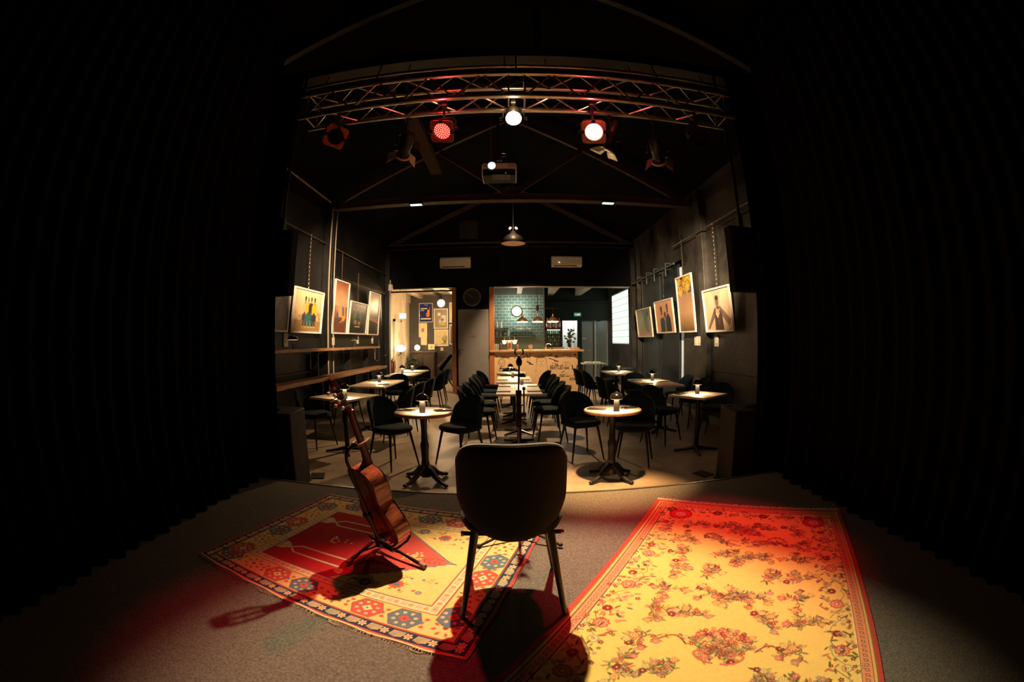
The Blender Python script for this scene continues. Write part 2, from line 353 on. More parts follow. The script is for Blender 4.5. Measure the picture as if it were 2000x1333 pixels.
# hall behind the left opening
m = MB().b2(-4.0,-3.85,YB+.18,16.2,0,3.3).b2(-3.85,-3.72,14.9,15.12,0,3.3).b2(-3.85,-3.80,12.5,16.2,2.9,3.3)
struct('wall_hall_left', m, CREAM, smooth=False, bevel=.006)
struct('wall_hall_back', MB().b2(-4.0,-1.5,16.2,16.35,0,3.3), DKWALL, smooth=False)
struct('wall_hall_right', MB().b2(-1.64,-1.52,YB+.18,16.2,0,3.3), DKWALL, smooth=False)
struct('floor_hall', MB().b2(-4.0,-1.5,YB+.18,16.2,-.05,.004), HALLF, smooth=False)
m = MB().b2(-4.0,-1.5,YB+.18,16.3,3.2,3.32)
struct('ceiling_hall', m, mat('hall_ceiling',(.42,.36,.28),.7,var=.15), smooth=False)
for x0 in (-3.45,-2.75,-2.05):
    struct('beam', MB().b2(x0,x0+.14,YB+.18,16.2,3.06,3.2), mat('hall_beam_dark',(.06,.05,.04),.6,var=.2) if x0 > -3 and x0 < -2.5 else mat('hall_beam_pale',(.42,.34,.25),.6,var=.1), smooth=False)
struct('trim_4', MB().b2(-3.6,-1.66,YB+.02,YB+.1,2.86,2.90), BLK, smooth=False)
d = struct('door_2', MB().b2(-3.83,-3.79,13.95,14.62,0,2.12), mat('hall_door_cream',(.62,.55,.42),.5,var=.06), smooth=False, bevel=.004)
MB().b2(-3.84,-3.78,13.86,13.95,0,2.2).b2(-3.84,-3.78,14.62,14.72,0,2.2).b2(-3.84,-3.78,13.86,14.72,2.12,2.2).build('door_frame', mat('hall_door_frame',(.5,.43,.33),.5,var=.1), d)
MB().cyl((-3.79,14.02,1.05),(-3.73,14.02,1.05),.012).cyl((-3.73,14.02,1.05),(-3.73,14.13,1.05),.011).build('door_handle', CHROME, d)
MB().b2(-3.792,-3.782,14.36,14.5,1.6,1.78).build('notice', mat('notice_paper',(.5,.42,.25),.6,var=.1), d)
# bar room
struct('wall_bar_left', MB().b2(-.76,-.62,YB+.2,15.1,0,3.35), mat('bar_side_wall',(.35,.36,.32),.6,var=.1), smooth=False)
TILE = bpy.data.materials.new('teal_metro_tiles'); TILE.use_nodes = True; nt = TILE.node_tree; b = nt.nodes['Principled BSDF']
br = nt.nodes.new('ShaderNodeTexBrick'); tc = nt.nodes.new('ShaderNodeTexCoord'); mp = nt.nodes.new('ShaderNodeMapping')
nt.links.new(tc.outputs['Object'], mp.inputs[0]); mp.inputs['Rotation'].default_value = (R(-90),0,0); nt.links.new(mp.outputs[0], br.inputs['Vector'])
for k, v in (('Color1',(.12,.25,.27,1)),('Color2',(.16,.30,.32,1)),('Mortar',(.55,.62,.58,1))): br.inputs[k].default_value = v
br.inputs['Scale'].default_value = 1; br.inputs['Brick Width'].default_value = .21; br.inputs['Row Height'].default_value = .104; br.inputs['Mortar Size'].default_value = .007
nt.links.new(br.outputs['Color'], b.inputs['Base Color']); b.inputs['Roughness'].default_value = .22
struct('wall_bar_tiled', MB().b2(-.62,1.10,15.0,15.1,1.6,3.02), TILE, smooth=False)
struct('wall_bar_dado', MB().b2(-.62,1.10,14.99,15.1,0,1.6), mat('sage_panel',(.26,.32,.24),.5,var=.05), smooth=False)
struct('wall_bar_header', MB().b2(-.62,1.10,15.0,15.1,3.02,3.35), mat('bar_header_grey',(.10,.11,.10),.6,var=.1), smooth=False)
struct('trim_5', MB().b2(1.08,1.12,14.96,15.1,0,3.3), mat('steel_corner',(.25,.26,.25),.4,.4,var=.1), smooth=False)
m = MB().b2(1.10,1.80,15.6,15.7,0,3.35).b2(1.80,3.5,15.6,15.7,2.16,3.35).b2(2.34,2.50,15.6,15.7,0,2.16).b2(1.1,1.16,15.1,15.6,0,3.3)
m.b2(1.1,3.5,15.52,15.6,2.78,2.84)
struct('wall_bar_back', m, DKGREEN, smooth=False)
struct('wall_kitchen', MB().b2(1.0,2.46,17.2,17.3,0,3.35).b2(2.42,2.5,15.7,17.2,0,3.35), mat('kitchen_white',(.75,.75,.70),.5,var=.05), smooth=False)
struct('wall_passage_end', MB().b2(2.5,3.5,17.1,17.3,0,3.35), mat('passage_dark',(.06,.065,.062),.6,var=.2), smooth=False)
d = struct('door_3', MB().b2(2.55,3.16,17.0,17.05,.01,2.18), mat('grey_green_door',(.20,.22,.20),.45,var=.08), smooth=False, bevel=.004)
MB().cyl((3.06,16.95,1.05),(3.06,17.0,1.05),.012).cyl((3.06,16.95,1.05),(2.95,16.95,1.05),.011).build('door_handle', CHROME, d)
MB().b2(2.72,2.90,16.992,17.0,1.50,1.54).build('door_sign', mat('door_sign_pale',(.5,.6,.5),.5,var=.1), d)
d = struct('door_4', MB().box((3.38,16.35,1.09),(.05,1.25,2.16),rz=R(8)), mat('pale_side_door',(.30,.33,.32),.4,var=.1), smooth=False, bevel=.004)
MB().box((3.30,16.52,1.72),(.006,.24,.06),rz=R(8)).build('door_sign', mat('red_white_sign',(.7,.25,.25),.5,var=.1), d)
struct('trim_6', MB().b2(3.20,3.27,16.86,17.0,0,2.2), mat('pale_post',(.42,.42,.38),.5,var=.1), smooth=False)
for x0, wd in ((.18,.16),(1.25,.22),(2.25,.22)):
    struct('beam', MB().b2(x0,x0+wd,YB+.18,15.0 if x0 < 1 else 15.6,3.06,3.32), mat('bar_beam',(.34,.31,.26),.6,var=.1), smooth=False)
struct('trim_7', MB().b2(-.49,XR,YB-.02,YB+.2,2.955,2.975), mat('header_edge',(.30,.26,.20),.5,var=.1), smooth=False)
# glass block window in the right wall of the bar room
w = MB()
nb, nr = 11, 8
for i in range(nb):
    for j in range(nr):
        y0 = 12.87+i*(2.26/nb); z0 = 1.35+j*(1.64/nr); w.b2(XR+.02, XR+.10, y0+.004, y0+2.26/nb-.004, z0+.014, z0+1.64/nr-.014)
o = struct('window_1', w, GLASSBLK, smooth=False, bevel=.006)
g = MB().b2(XR+.03,XR+.09,12.85,15.15,1.33,3.0); g.build('mortar', mat('glass_block_mortar',(.5,.75,.5),.6,emit=.42,ecol=(.6,.95,.6)), o)
# glowing strip added for the light caught on the reveal by the steel doors
o = struct('glow_strip', MB().b2(XR+.03,XR+.05,8.50,8.66,.62,2.96), mat('reveal_light_glow',(.8,.95,1),.4,emit=.16,ecol=(.62,.85,.95)), smooth=False)
o = struct('glow_patch', MB().b2(XR-.012,XR+.0,12.42,12.60,1.38,2.02), mat('wall_reflection_glow',(.8,1,.85),.4,emit=.8,ecol=(.75,1,.8)), smooth=False)  # glowing patch put in for a reflection on the wall, no opening here
# steel doors in the right wall
d = struct('door_5', MB().b2(XR+.02,XR+.07,8.70,9.98,.02,3.05), mat('blue_black_steel',(.012,.016,.021),.3,.2,var=.35,vscale=2,bump=.2,bscale=3), smooth=False)
for y in (8.70,9.93): MB().b2(XR,XR+.02,y,y+.05,.1,3.0).build('rib', mat('steel_rib',(.03,.035,.04),.4,.4,var=.2), d)
d = struct('door_6', MB().b2(XR+.02,XR+.07,10.02,11.45,.02,3.05), mat('worn_grey_steel',(.05,.06,.06),.33,.3,var=.4,vscale=2.5,bump=.2,bscale=4), smooth=False)
for y in (10.02,11.40): MB().b2(XR,XR+.02,y,y+.05,.1,3.0).build('rib', mat('steel_rib2',(.03,.035,.04),.4,.4,var=.2), d)
struct('baseboard_right', MB().b2(XR-.05,XR,5.0,8.4,0,.12).b2(XR-.05,XR,11.5,12.2,0,.12), mat('pale_plinth',(.26,.25,.20),.5,var=.2), smooth=False)
struct('baseboard_left', MB().b2(XL,XL+.05,3.6,12.0,0,.12), mat('left_plinth',(.16,.13,.10),.5,var=.2), smooth=False)
o = MB().tube([(XR-.20,8.4,3.0),(XR-.20,11.5,3.0)], .025, 8)
for y in (8.9,9.7,10.3,11.1): o.b2(XR-.215,XR-.19,y,y+.04,2.80,3.10).b2(XR-.20,XR,y,y+.03,3.08,3.10)
tag(o.build('door_rail', mat('rail_steel',(.10,.12,.11),.35,.8,var=.2)), 'dark sliding door rail with hangers above the steel doors on right wall', 'rail')
# ================================================================== LIGHTING TRUSS AND FIXTURES
TX0, TX1 = -1.98, 2.12
tr = empty('lighting_truss', ((TX0+TX1)/2, 3.43, 3.55)); tag(tr, 'square aluminium lighting truss spanning above the front edge of the stage', 'truss')
ox, oy, oz = tr.location
yn, yf, zb, zt = 3.31, 3.57, 3.545, 3.80
xm0, xm1 = -.01, .13
chords = []
for (y, z) in ((yn,zb),(yn,zt),(yf,zb),(yf,zt)):
    MB().cyl((TX0-ox,y-oy,z-oz),(TX1-ox,y-oy,z-oz),.025,n=16).build('chord', ALU, tr)
def brace(a, b, k=0): MB().cyl([a[0]-ox,a[1]-oy,a[2]-oz],[b[0]-ox,b[1]-oy,b[2]-oz],.0085,n=8).build('brace', ALU, tr)
for (xa, xb) in ((TX0+.08, xm0),(xm1, TX1-.08)):
    n = 8; st = (xb-xa)/n
    for i in range(n):
        x0, x1 = xa+i*st, xa+(i+1)*st
        for fc in range(4):
            a, b_ = (((yn,zb),(yn,zt)),((yf,zt),(yf,zb)),((yn,zt),(yf,zt)),((yf,zb),(yn,zb)))[fc]
            if i % 2: a, b_ = b_, a
            brace((x0,*a),(x1,*b_))
for x in (TX0+.08, xm0, xm1, TX1-.08):
    for a, b_ in (((yn,zb),(yn,zt)),((yf,zb),(yf,zt)),((yn,zt),(yf,zt)),((yn,zb),(yf,zb))): brace((x,*a),(x,*b_))
for xh in (-1.3, .06, 1.45):
    MB().cyl((xh-ox,3.44-oy,zt-oz),(xh-ox,3.66-oy,4.30-oz),.008,n=8).build('hanger', BLKM, tr)
m = MB().cyl((-2.25,3.60,4.10),(2.3,3.60,4.10),.017,n=12)
for x in (-1.9,-1.0,-.05,.35,1.2,2.0): m.cyl((x,3.60,4.10),(x,3.68,4.27),.006,n=6)
tag(m.build('curtain_pipe', mat('pipe_bronze',(.32,.24,.16),.3,.9,var=.15)), 'thin metal pipe running just above the lighting truss under the black beam', 'pipe')
# cable dressed along the truss
pts = [(-1.55+.12*i, 3.45+.05*math.sin(i*1.7), zt-.02-.035*abs(math.sin(i*.9))-(.12 if i in (7,8,9) else 0)) for i in range(17)]
tag(MB().tube(pts, .007, 6).build('cable', FIX), 'black cable looped along left half of the lighting truss', 'cable')
def frameM(p, t):            # matrix whose -Y axis points from p to t
    d = (Vector(t)-Vector(p)).normalized(); y = -d; x = y.cross(Vector((0,0,1))).normalized(); z = x.cross(y)
    return Matrix((x, y, z)).transposed()
def yoke(root, M, p, half, r, ztop):
    """clamp and yoke in world space, expressed in the root's frame"""
    inv = root.matrix_world.inverted()
    def L(q): return inv @ Vector(q)
    bpy.context.view_layer.update(); p = Vector(p); x = M @ Vector((1,0,0)); x.z = 0; x.normalize()
    a = p + x*half; b = p - x*half; top = Vector((p.x, p.y, ztop)); u = Vector((0,0,1))
    h = min(.12, (ztop-p.z)*.6)
    MB().tube([L(a), L(a+u*h*.7), L(a+u*h-x*.03), L(p+u*h), L(b+u*h+x*.03), L(b+u*h*.7), L(b)], r, 8).build('yoke', FIX, root)
    MB().cyl(L(p+u*h), L(top), .012, n=10).cyl(L(top+Vector((-.02,0,0))), L(top+Vector((.02,0,0))), .036, n=14).build('clamp', FIX, root)
    for q, s_ in ((a,1),(b,-1)): MB().cyl(L(q), L(q+x*s_*.03), .016, n=12).build('knob', FIX, root)
def par(p, t, name, label, lit=None, gel=.105, group=None, tint=FIX, roll=0, ztop=3.545):
    M = frameM(p, t) @ Matrix.Rotation(roll, 3, 'Y'); root = empty(name, p, M=M); tag(root, label, 'stage light', group)
    bpy.context.view_layer.update()
    My = Matrix.Rotation(R(90), 3, 'X')     # lathe z -> -y
    MB().lathe([(.0,-.14),(.05,-.135),(.08,-.10),(.088,-.02),(.092,.03),(.086,.035),(.082,.01),(.0,.008)], M=My, n=32).build('housing', FIX, root)
    f = MB(); g = gel; hole = .08; n = 32; vs = []
    for yy in (-.036,-.042):
        for i in range(n):
            a = 2*PI*i/n; vs.append((hole*math.cos(a), yy, hole*math.sin(a)))
        for i in range(n):
            a = 2*PI*i/n; c, s_ = math.cos(a), math.sin(a); k = g/max(abs(c),abs(s_)); k = min(k, g*1.30); vs.append((k*c, yy, k*s_))
    fs = []
    for i in range(n):
        j = (i+1)%n; fs += [(i,j,n+j,n+i),(2*n+i,3*n+i,3*n+j,2*n+j),(i,2*n+i,2*n+j,j),(n+i,n+j,3*n+j,3*n+i)]
    f.add(vs, fs); f.build('gel_frame', tint, root, smooth=False)
    for q in ((0,g*.9),(g*.9,0),(-g*.9,0)): MB().box((q[0],-.044,q[1]),(.03,.012,.03)).build('clip', FIX, root)
    if lit:
        l = MB(); l.lathe([(.0,.012),(.079,.012),(.079,.02),(.0,.024)], M=My, n=32); l.k = 1
        for rr, nn in ((0,1),(.018,6),(.036,12),(.053,16),(.069,20)):
            for i in range(nn): a = 2*PI*i/nn+rr*20; l.ell((rr*math.cos(a), -.026, rr*math.sin(a)), (.0052,.003,.0052), 8, 5)
        l.build('led_lens', lit, root)
    else: MB().lathe([(.0,.012),(.079,.012),(.079,.016),(.0,.02)], M=My, n=32).build('lens', mat('dark_lens',(.01,.01,.01),.15,var=.1), root)
    yoke(root, M, p, .108, .008, ztop); return root
LR = [mat('red_led_face',(.6,.02,.05),.4,emit=.8,ecol=(1,.03,.05)), mat('red_led_dot',(1,.6,.5),.4,emit=1.5,ecol=(1,.55,.30))]
LR2 = [mat('pink_led_face',(.9,.3,.3),.4,emit=1.5,ecol=(1,.42,.38)), mat('pink_led_dot',(1,.9,.8),.4,emit=5,ecol=(1,.85,.7))]
REDP = mat('red_lit_gel_frame',(.45,.07,.06),.55,var=.15); BARE = mat('bare_gel_frame',(.50,.26,.16),.5,var=.1)
par((-1.58,3.42,3.33), (-1.15,1.2,1.6), 'led_par', 'unlit LED par can with reddish square frame, left end of the truss', tint=REDP, roll=R(24))
par(REDL, (-1.35,1.2,.9), 'led_par', 'glowing red LED par can with bright dots, left of the burning spot', lit=LR, tint=REDP, roll=R(14))
par(REDR, (.35,0.4,1.3), 'led_par', 'glowing pinkish-red LED par can with square tan frame, right of the burning spot', lit=LR2, tint=BARE)
par((1.72,3.42,3.31), (2.05,1.4,1.1), 'led_par', 'unlit dark LED par can at the right end of the truss', roll=R(10))
def profile(p, t, label, L=.26, r=.062, name='profile_spot', doors=4):
    M = frameM(p, t); root = empty(name, p, M=M); tag(root, label, 'stage light'); bpy.context.view_layer.update(); My = Matrix.Rotation(R(90), 3, 'X')
    MB().lathe([(.0,-L/2-.03),(r*.6,-L/2-.025),(r,-L/2+.02),(r,0),(r*.86,.02),(r*.86,L/2-.03),(r,L/2-.02),(r,L/2),(r*.86,L/2),(r*.84,L/2-.03),(.0,L/2-.04)], M=My, n=24).build('housing', FIX, root)
    MB().lathe([(.0,L/2-.016),(r*.8,L/2-.016),(r*.8,L/2-.010),(.0,L/2-.006)], M=My, n=24).build('lens', mat('warm_lens',(1,.8,.5),.3,emit=70,ecol=(1,.75,.45)), root)
    y0 = -L/2; dm = mat('barn_door_metal',(.6,.52,.4),.4,.3,var=.1)
    for k in range(doors-1):
        a = k*PI/2+R(8); c, s_ = math.cos(a), math.sin(a); x = Vector((c,0,s_)); z = Vector((-s_,0,c)); o_ = x*r*1.15
        q = [o_+z*(-r), o_+z*r, o_+x*.062+z*r*1.3+Vector((0,-.052,0)), o_+x*.062-z*r*1.3+Vector((0,-.052,0))]
        q = [v_+Vector((0,y0,0)) for v_ in q]; nrm = x*.0022
        MB().add([v_ for v_ in q]+[v_+nrm for v_ in q], [(0,1,2,3),(7,6,5,4),(0,4,5,1),(1,5,6,2),(2,6,7,3),(3,7,4,0)]).build('barn_door', dm, root, smooth=False)
    MB().lathe([(r*1.02,L/2-.012),(r*1.3,L/2-.012),(r*1.3,L/2+.0),(r*1.02,L/2+.0)], M=My, n=24).build('gel_ring', dm, root)
    MB().tube([(-.07,.05,.02),(-.12,.06,-.02),(-.13,.03,-.06),(-.09,0,-.05),(-.06,-.02,-.01)], .004, 6).build('power_cord', FIX, root)
    yoke(root, M, p, r+.022, .007, 3.545); return root
profile(PROF_L, (-2.35,6.4,1.6), 'black spot with bright open barn doors aimed away to the left, left on the truss')
profile(PROF_R, (2.6,6.4,1.5), 'black spot with bright barn doors aimed away to the right, right on the truss')
profile(PROF_D, (.45,4.1,2.2), 'black spot pointing steeply down just right of the pinkish par can', L=.28, r=.055)
# the burning fresnel
M = frameM(KEY, (0,.9,ST)); root = empty('fresnel_spot', KEY, M=M); tag(root, 'burning warm white spotlight in the middle of the truss, facing the stage', 'stage light'); bpy.context.view_layer.update()
My = Matrix.Rotation(R(90), 3, 'X')
MB().lathe([(.0,-.17),(.06,-.165),(.072,-.12),(.072,.0),(.068,.004),(.064,-.03),(.0,-.035)], M=My, n=28).build('housing', FIX, root)
MB().lathe([(.0,-.032),(.060,-.032),(.060,-.002),(.05,.006),(.03,.012),(.0,.014)], M=My, n=28).build('lens', mat('burning_lens',(1,.95,.85),.3,emit=60,ecol=(1,.80,.50)), root)
yoke(root, M, (KEY[0],KEY[1]+.06,KEY[2]+.03), .09, .007, 3.545)
# ------------------------------------------------------------------ projector hung in front of the truss
pr = empty('projector', (-.12, 4.4, 3.27), R(0)); tag(pr, 'white video projector with glowing lens hanging below the burning spot', 'projector')
sh = [(-.185,.05),(-.17,.075),(.17,.075),(.185,.05),(.185,-.055),(.17,-.07),(-.17,-.07),(-.185,-.055)]
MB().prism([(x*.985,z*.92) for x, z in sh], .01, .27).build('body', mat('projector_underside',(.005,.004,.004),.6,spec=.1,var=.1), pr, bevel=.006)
MB().prism([(-.185,.055),(-.17,.075),(.17,.075),(.185,.055),(.185,.01),(-.185,.01)], -.004, .27).build('upper_case', WHITE, pr, bevel=.004)
for s_ in (-1,1): MB().prism([(s_*.185,.02),(s_*.172,.02),(s_*.172,-.07),(s_*.178,-.07),(s_*.185,-.055)], -.004, .26).build('side_panel', WHITE, pr)
MB().cyl((-.078,-.03,.035),(-.078,.02,.035),.05,n=28).build('lens_barrel', mat('lens_barrel_grey',(.3,.3,.3),.3,.5,var=.1), pr)
MB().cyl((-.078,-.036,.035),(-.078,-.03,.035),.038,n=28).build('lens', mat('projector_lens_lit',(.9,1,1),.2,emit=5,ecol=(.86,.97,1)), pr)
g = MB()
for i in range(7): g.box((.095+i*.013,-.0055,.045),(.007,.004,.05))
g.build('vent_grille', mat('grille_grey',(.30,.28,.25),.4,var=.1), pr)
MB().box((-.155,-.006,.045),(.012,.006,.016)).build('sensor_window', FIX, pr)
MB().box((.02,.05,-.071),(.19,.16,.004)).box((0.0,.0,-.055),(.16,.012,.02)).build('filter_door', mat('projector_filter',(.012,.009,.007),.5,spec=.2,var=.2), pr)
MB().ell((.07,-.004,-.045),(.004,.003,.004),8,6).build('status_light', mat('green_led',(.2,1,.2),.4,emit=3,ecol=(.25,1,.1)), pr)
MB().tube([(-.045,.12,.075),(-.05,.12,.12),(-.03,.12,.17)],.008,8).tube([(.0,.12,.075),(.012,.12,.12),(.0,.12,.17)],.008,8).box((-.01,.12,.20),(.07,.06,.09)).cyl((-.02,.12,.24),(-.02,.12,.86),.014,n=10).box((-.02,.12,.87),(.12,.12,.02)).build('ceiling_mount', FIX, pr)
MB().tube([(-.09,.14,.07),(-.10,.13,.4),(-.085,.12,.85)],.004,6).build('power_cord', mat('reddish_cord',(.25,.08,.05),.5,var=.1), pr)
MB().tube([(.01,.10,.24),(.07,.09,.23),(.075,.09,.20),(.02,.10,.195)],.005,6).build('cable_loop', CHROME, pr)
point('spill_light', (.03,3.30,3.47), 4, (1,.62,.3), .02); point('spill_light_red', (-.60,3.26,3.40), 3.5, (1,.05,.06), .02); point('spill_light_red', (.72,3.26,3.39), 3.2, (1,.08,.10), .02)  # bare points added so the truss and lamp housings catch some spill
tag(MB().b2(-1.95,1.75,4.46,4.58,4.10,4.19).b2(-1.35,-1.25,4.44,4.6,4.19,4.65).b2(.3,.4,4.44,4.6,4.19,5.8).build('mounting_bar', FIX, smooth=False), 'black bar in the dark roof that carries the projector', 'bar')

# ------------------------------------------------------------------ loudspeakers
def pa(x, s, label):
    r = empty('hanging_speaker', (x*1.025, 3.60, 1.872)); tag(r, label, 'speaker', None)
    MB().prism([(-.02*s,0),(.30*s,0),(.30*s,.60),(-.035*s,.60)], -.14, -.02).build('cabinet', mat('speaker_black',(.006,.006,.008),.8,spec=.08,var=.2), r, bevel=.012)
    MB().prism([(.0*s,.03),(.28*s,.03),(.28*s,.57),(-.015*s,.57)], -.150, -.141).build('grille', mat('speaker_grille_dark',(.008,.008,.009),.5,.4,var=.2), r)
    MB().box((.13*s,-.06,.62),(.05,.05,.24)).cyl((.13*s,-.06,.70),(.13*s,-.06,2.42),.018,n=10).build('bracket', FIX, r)
pa(-1.93, -1, 'black loudspeaker hung high at left edge of the stage opening')
pa(1.935, 1, 'black loudspeaker hung high at right edge of the stage opening')
def sub(c, rz, label, pl):
    r = empty('subwoofer', (c[0], c[1], .006), rz); tag(r, label, 'speaker')
    MB().box((0,0,.395),(.50,.46,.77)).build('cabinet', BLKCASE, r, bevel=.012)
    MB().box((0,0,.786),(.12,.035,.012)).build('handle_recess', FIX, r)
    for q in ((-.18,.14,.784),(-.18,-.17,.784)): MB().box(q,(.05,.035,.01)).build('stacking_cup', FIX, r)
    for q in ((.19,-.236,.66),(-.17,-.236,.66)): MB().cyl(q,(q[0],q[1]-.01,q[2]),.022,n=14).build('corner_knob', FIX, r)
    MB().box((0,0,.004),(.54,.50,.012)).build('base_plate', FIX, r)
    o = MB().box((0,0,.006),(.16,.20,.010)).build('floor_plate', FIX, None, bevel=.003); o.location = (pl[0],pl[1],.001); o.rotation_euler = (0,0,R(20)); tag(o, 'flat black plate on the floor beside '+('left' if c[0]<0 else 'right')+' subwoofer', 'plate')
sub((-2.36,3.86), R(8), 'black subwoofer cabinet on the floor at the left end of stage edge', (-2.12,4.25))
sub((2.32,3.78), R(-8), 'black subwoofer cabinet on the floor at the right end of stage edge', (2.04,4.22))
# ================================================================== CHAIRS (a chair faces its local +y)
def make_cafe_chair(label):
    t = empty('cafe_chair', (0,0,0)); tag(t, label, 'chair', None)
    def back(u, v):
        s_ = u*2-1; w = .235*(1-.10*(1-v)); top = .80-.355*(1-(1-abs(s_)**2.6)**.5)*1.0; bot = .44
        z = bot+(top-bot)*v; x = w*math.sin(s_*R(78))/math.sin(R(78)); y = -.20+.21*(1-math.cos(s_*R(78)))-.075*((z-.44)/.36)**1.2*(1-.5*s_*s_)
        return (x, y, z)
    shell(back, 22, 12, lambda u, v: .050*(max(.12, 1-abs(2*u-1)**10)**.5)*(max(.10, 1-max(0,v-.1)**12)**.5)).build('backrest', VELV, t, ang=80)
    s = MB(); n = 36; prof = [(0,.415),(.86,.415),(.96,.428),(1.0,.450),(.97,.474),(.86,.486),(.5,.492),(0,.492)]; vs = []; fs = []
    for k, z in prof:
        for i in range(n):
            a = 2*PI*i/n; c, q = math.cos(a), math.sin(a); rr = k*.236*(1/(abs(c)**2.7+abs(q)**2.7))**(1/2.7)
            vs.append((max(rr,1e-4)*c*(1.0 if q < 0 else 1-.06*q), max(rr,1e-4)*q+.02, z))
    for j in range(len(prof)-1):
        for i in range(n): fs.append((j*n+i,j*n+(i+1)%n,(j+1)*n+(i+1)%n,(j+1)*n+i))
    s.add(vs, fs).build('seat', VELV, t, ang=80)
    MB().box((0,.02,.408),(.30,.30,.012)).build('seat_frame', LEGM, t)
    for sx, sy in ((1,1),(-1,1),(1,-1),(-1,-1)):
        MB().cyl((sx*.15,.02+sy*.15,.412),(sx*.215,.02+sy*.215,0),.0165,.0095,n=12).build('leg', LEGM, t)
    return t
CH = []
def face(c, tgt): return math.atan2(tgt[1]-c[1], tgt[0]-c[0]) - PI/2
def chair(x, y, ang, label, group=None):     # ang: direction faced in degrees, 0 = +x, 90 = towards the bar
    rz = R(ang-90)
    if not CH: o = make_cafe_chair(label); CH.append(o); o.location = (x,y,0); o.rotation_euler = (0,0,rz)
    else: o = dup(CH[0], (x,y,0), rz, label)
    if group: o['group'] = group
    elif 'group' in o: del o['group']
    return o
G1 = 'velvet chairs at the round tables'; G2 = 'velvet chairs along the long middle tables'; G3 = 'velvet chairs at the left tables'; G4 = 'velvet chairs at the right tables'
chair(-1.42, 4.90, -35, 'dark velvet chair at left round table, on the guitar side', G1)
chair(-.60, 5.06, -128, 'dark velvet chair at left round table, on the middle side', G1)
chair(.83, 5.30, -72, 'dark velvet chair at right round table, on the middle side', G1)
chair(1.42, 4.92, -112, 'dark velvet chair at right round table, partly behind its lamp', G1)
nm = ['nearest','second nearest','third','fourth','farthest']
for i, y in enumerate((6.20,6.95,7.95,8.65,9.62)):
    chair(-.50, y, -8 if i == 0 else 2-i*2, nm[i]+' of the five velvet chairs down the left side of the middle tables', G2)
for i, y in enumerate((6.30,7.02,7.85,8.50,9.60)):
    chair(.56, y, 188 if i == 0 else 180+i*2-3, nm[i]+' of the five velvet chairs down the right side of the middle tables', G2)
chair(-.05, 10.52, -90, 'velvet chair at the far head of the middle tables, before the bar front', G2)
chair(-2.78, 5.62, -20, 'black velvet chair left of the nearest left square table, behind the guitar head', G3)
chair(-1.72, 6.28, -158, 'velvet chair right of the nearest left square table, backs onto the aisle', G3)
chair(-1.72, 7.10, 178, 'velvet chair on the aisle side of second left table, nearer the stage', G3)
chair(-1.70, 7.95, 180, 'velvet chair on the aisle side of second left table, further from the stage', G3)
chair(-2.90, 7.25, 0, 'blue velvet chair on the wall side of second left table', G3)
chair(-2.30, 8.50, -88, 'velvet chair at the far end of second left table, curved top showing', G3)
chair(-1.72, 9.35, 182, 'velvet chair on the aisle side of third left table', G3)
chair(-1.78, 10.45, 184, 'velvet chair on the aisle side of farthest left table, by the hall opening', G3)
chair(-2.95, 9.75, 4, 'velvet chair on the wall side of third left table', G3)
chair(-2.40, 11.40, -90, 'velvet chair heading the farthest left table, in the hall opening', G3)
chair(2.10, 5.92, -52, 'black velvet chair left of nearest right square table, turned to the stage', G4)
chair(2.96, 5.82, -132, 'black velvet chair behind nearest right square table, by the wall', G4)
chair(1.78, 6.95, 0, 'velvet chair on the aisle side of second right table, nearer the stage', G4)
chair(1.78, 7.75, 0, 'velvet chair on the aisle side of second right table, further from the stage', G4)
chair(3.05, 6.85, 186, 'velvet chair on the wall side of second right table, nearer the stage', G4)
chair(3.04, 7.60, 182, 'velvet chair on the wall side of second right table, further from the stage', G4)
chair(2.42, 8.28, -90, 'velvet chair at the far end of second right table, only its curved top showing', G4)
chair(1.78, 9.35, 0, 'velvet chair on the aisle side of farthest right table, nearer the stage', G4)
chair(1.70, 10.10, -3, 'velvet chair on the aisle side of farthest right table, nearest the bar end', G4)
chair(3.05, 9.75, 180, 'velvet chair on the wall side of farthest right table', G4)
chair(2.42, 10.72, -90, 'velvet chair at the head of farthest right table, under the glass block window', G4)

# ------------------------------------------------------------------ tables
TH = .75
def make_round(label, loc, rz):
    t = empty('round_table', loc, rz); tag(t, label, 'table', 'round bistro tables by the stage')
    MB().lathe([(.0,TH-.030),(.285,TH-.030),(.296,TH-.022),(.296,TH-.006),(.290,TH),(.0,TH)], n=56).build('tabletop', TOP, t, ang=50)
    MB().lathe([(.290,TH-.032),(.299,TH-.026),(.299,TH-.008),(.291,TH-.001),(.290,TH-.006)], n=56).build('table_edge', TEDGE, t)
    MB().lathe([(.0,.05),(.055,.06),(.06,.12),(.035,.16),(.045,.20),(.036,.24),(.040,.34),(.046,.40),(.034,.44),(.030,.55),(.036,.66),(.05,.69),(.0,.70)], n=24).build('pedestal', LEGM, t)
    MB().cyl((0,0,.69),(0,0,.722),.11,n=24).build('top_plate', LEGM, t)
    for k in range(4):
        a = R(45+90*k); d = Vector((math.cos(a),math.sin(a),0)); pts = [d*.02+Vector((0,0,.15)), d*.09+Vector((0,0,.125)), d*.17+Vector((0,0,.06)), d*.24+Vector((0,0,.030)), d*.285+Vector((0,0,.022))]
        MB().tube(pts, [.042,.036,.026,.020,.017], 10).ell(d*.29+Vector((0,0,.020)), (.026,.026,.018), 12, 8).build('foot', LEGM, t)
    return t
t1 = make_round('round pale bistro table on a cast iron foot, left, beside the guitar', (-.90,4.33,0), R(8))
dup(t1, (1.02,4.36,0), R(-10), 'round pale bistro table on a cast iron foot, right of the microphone stand')
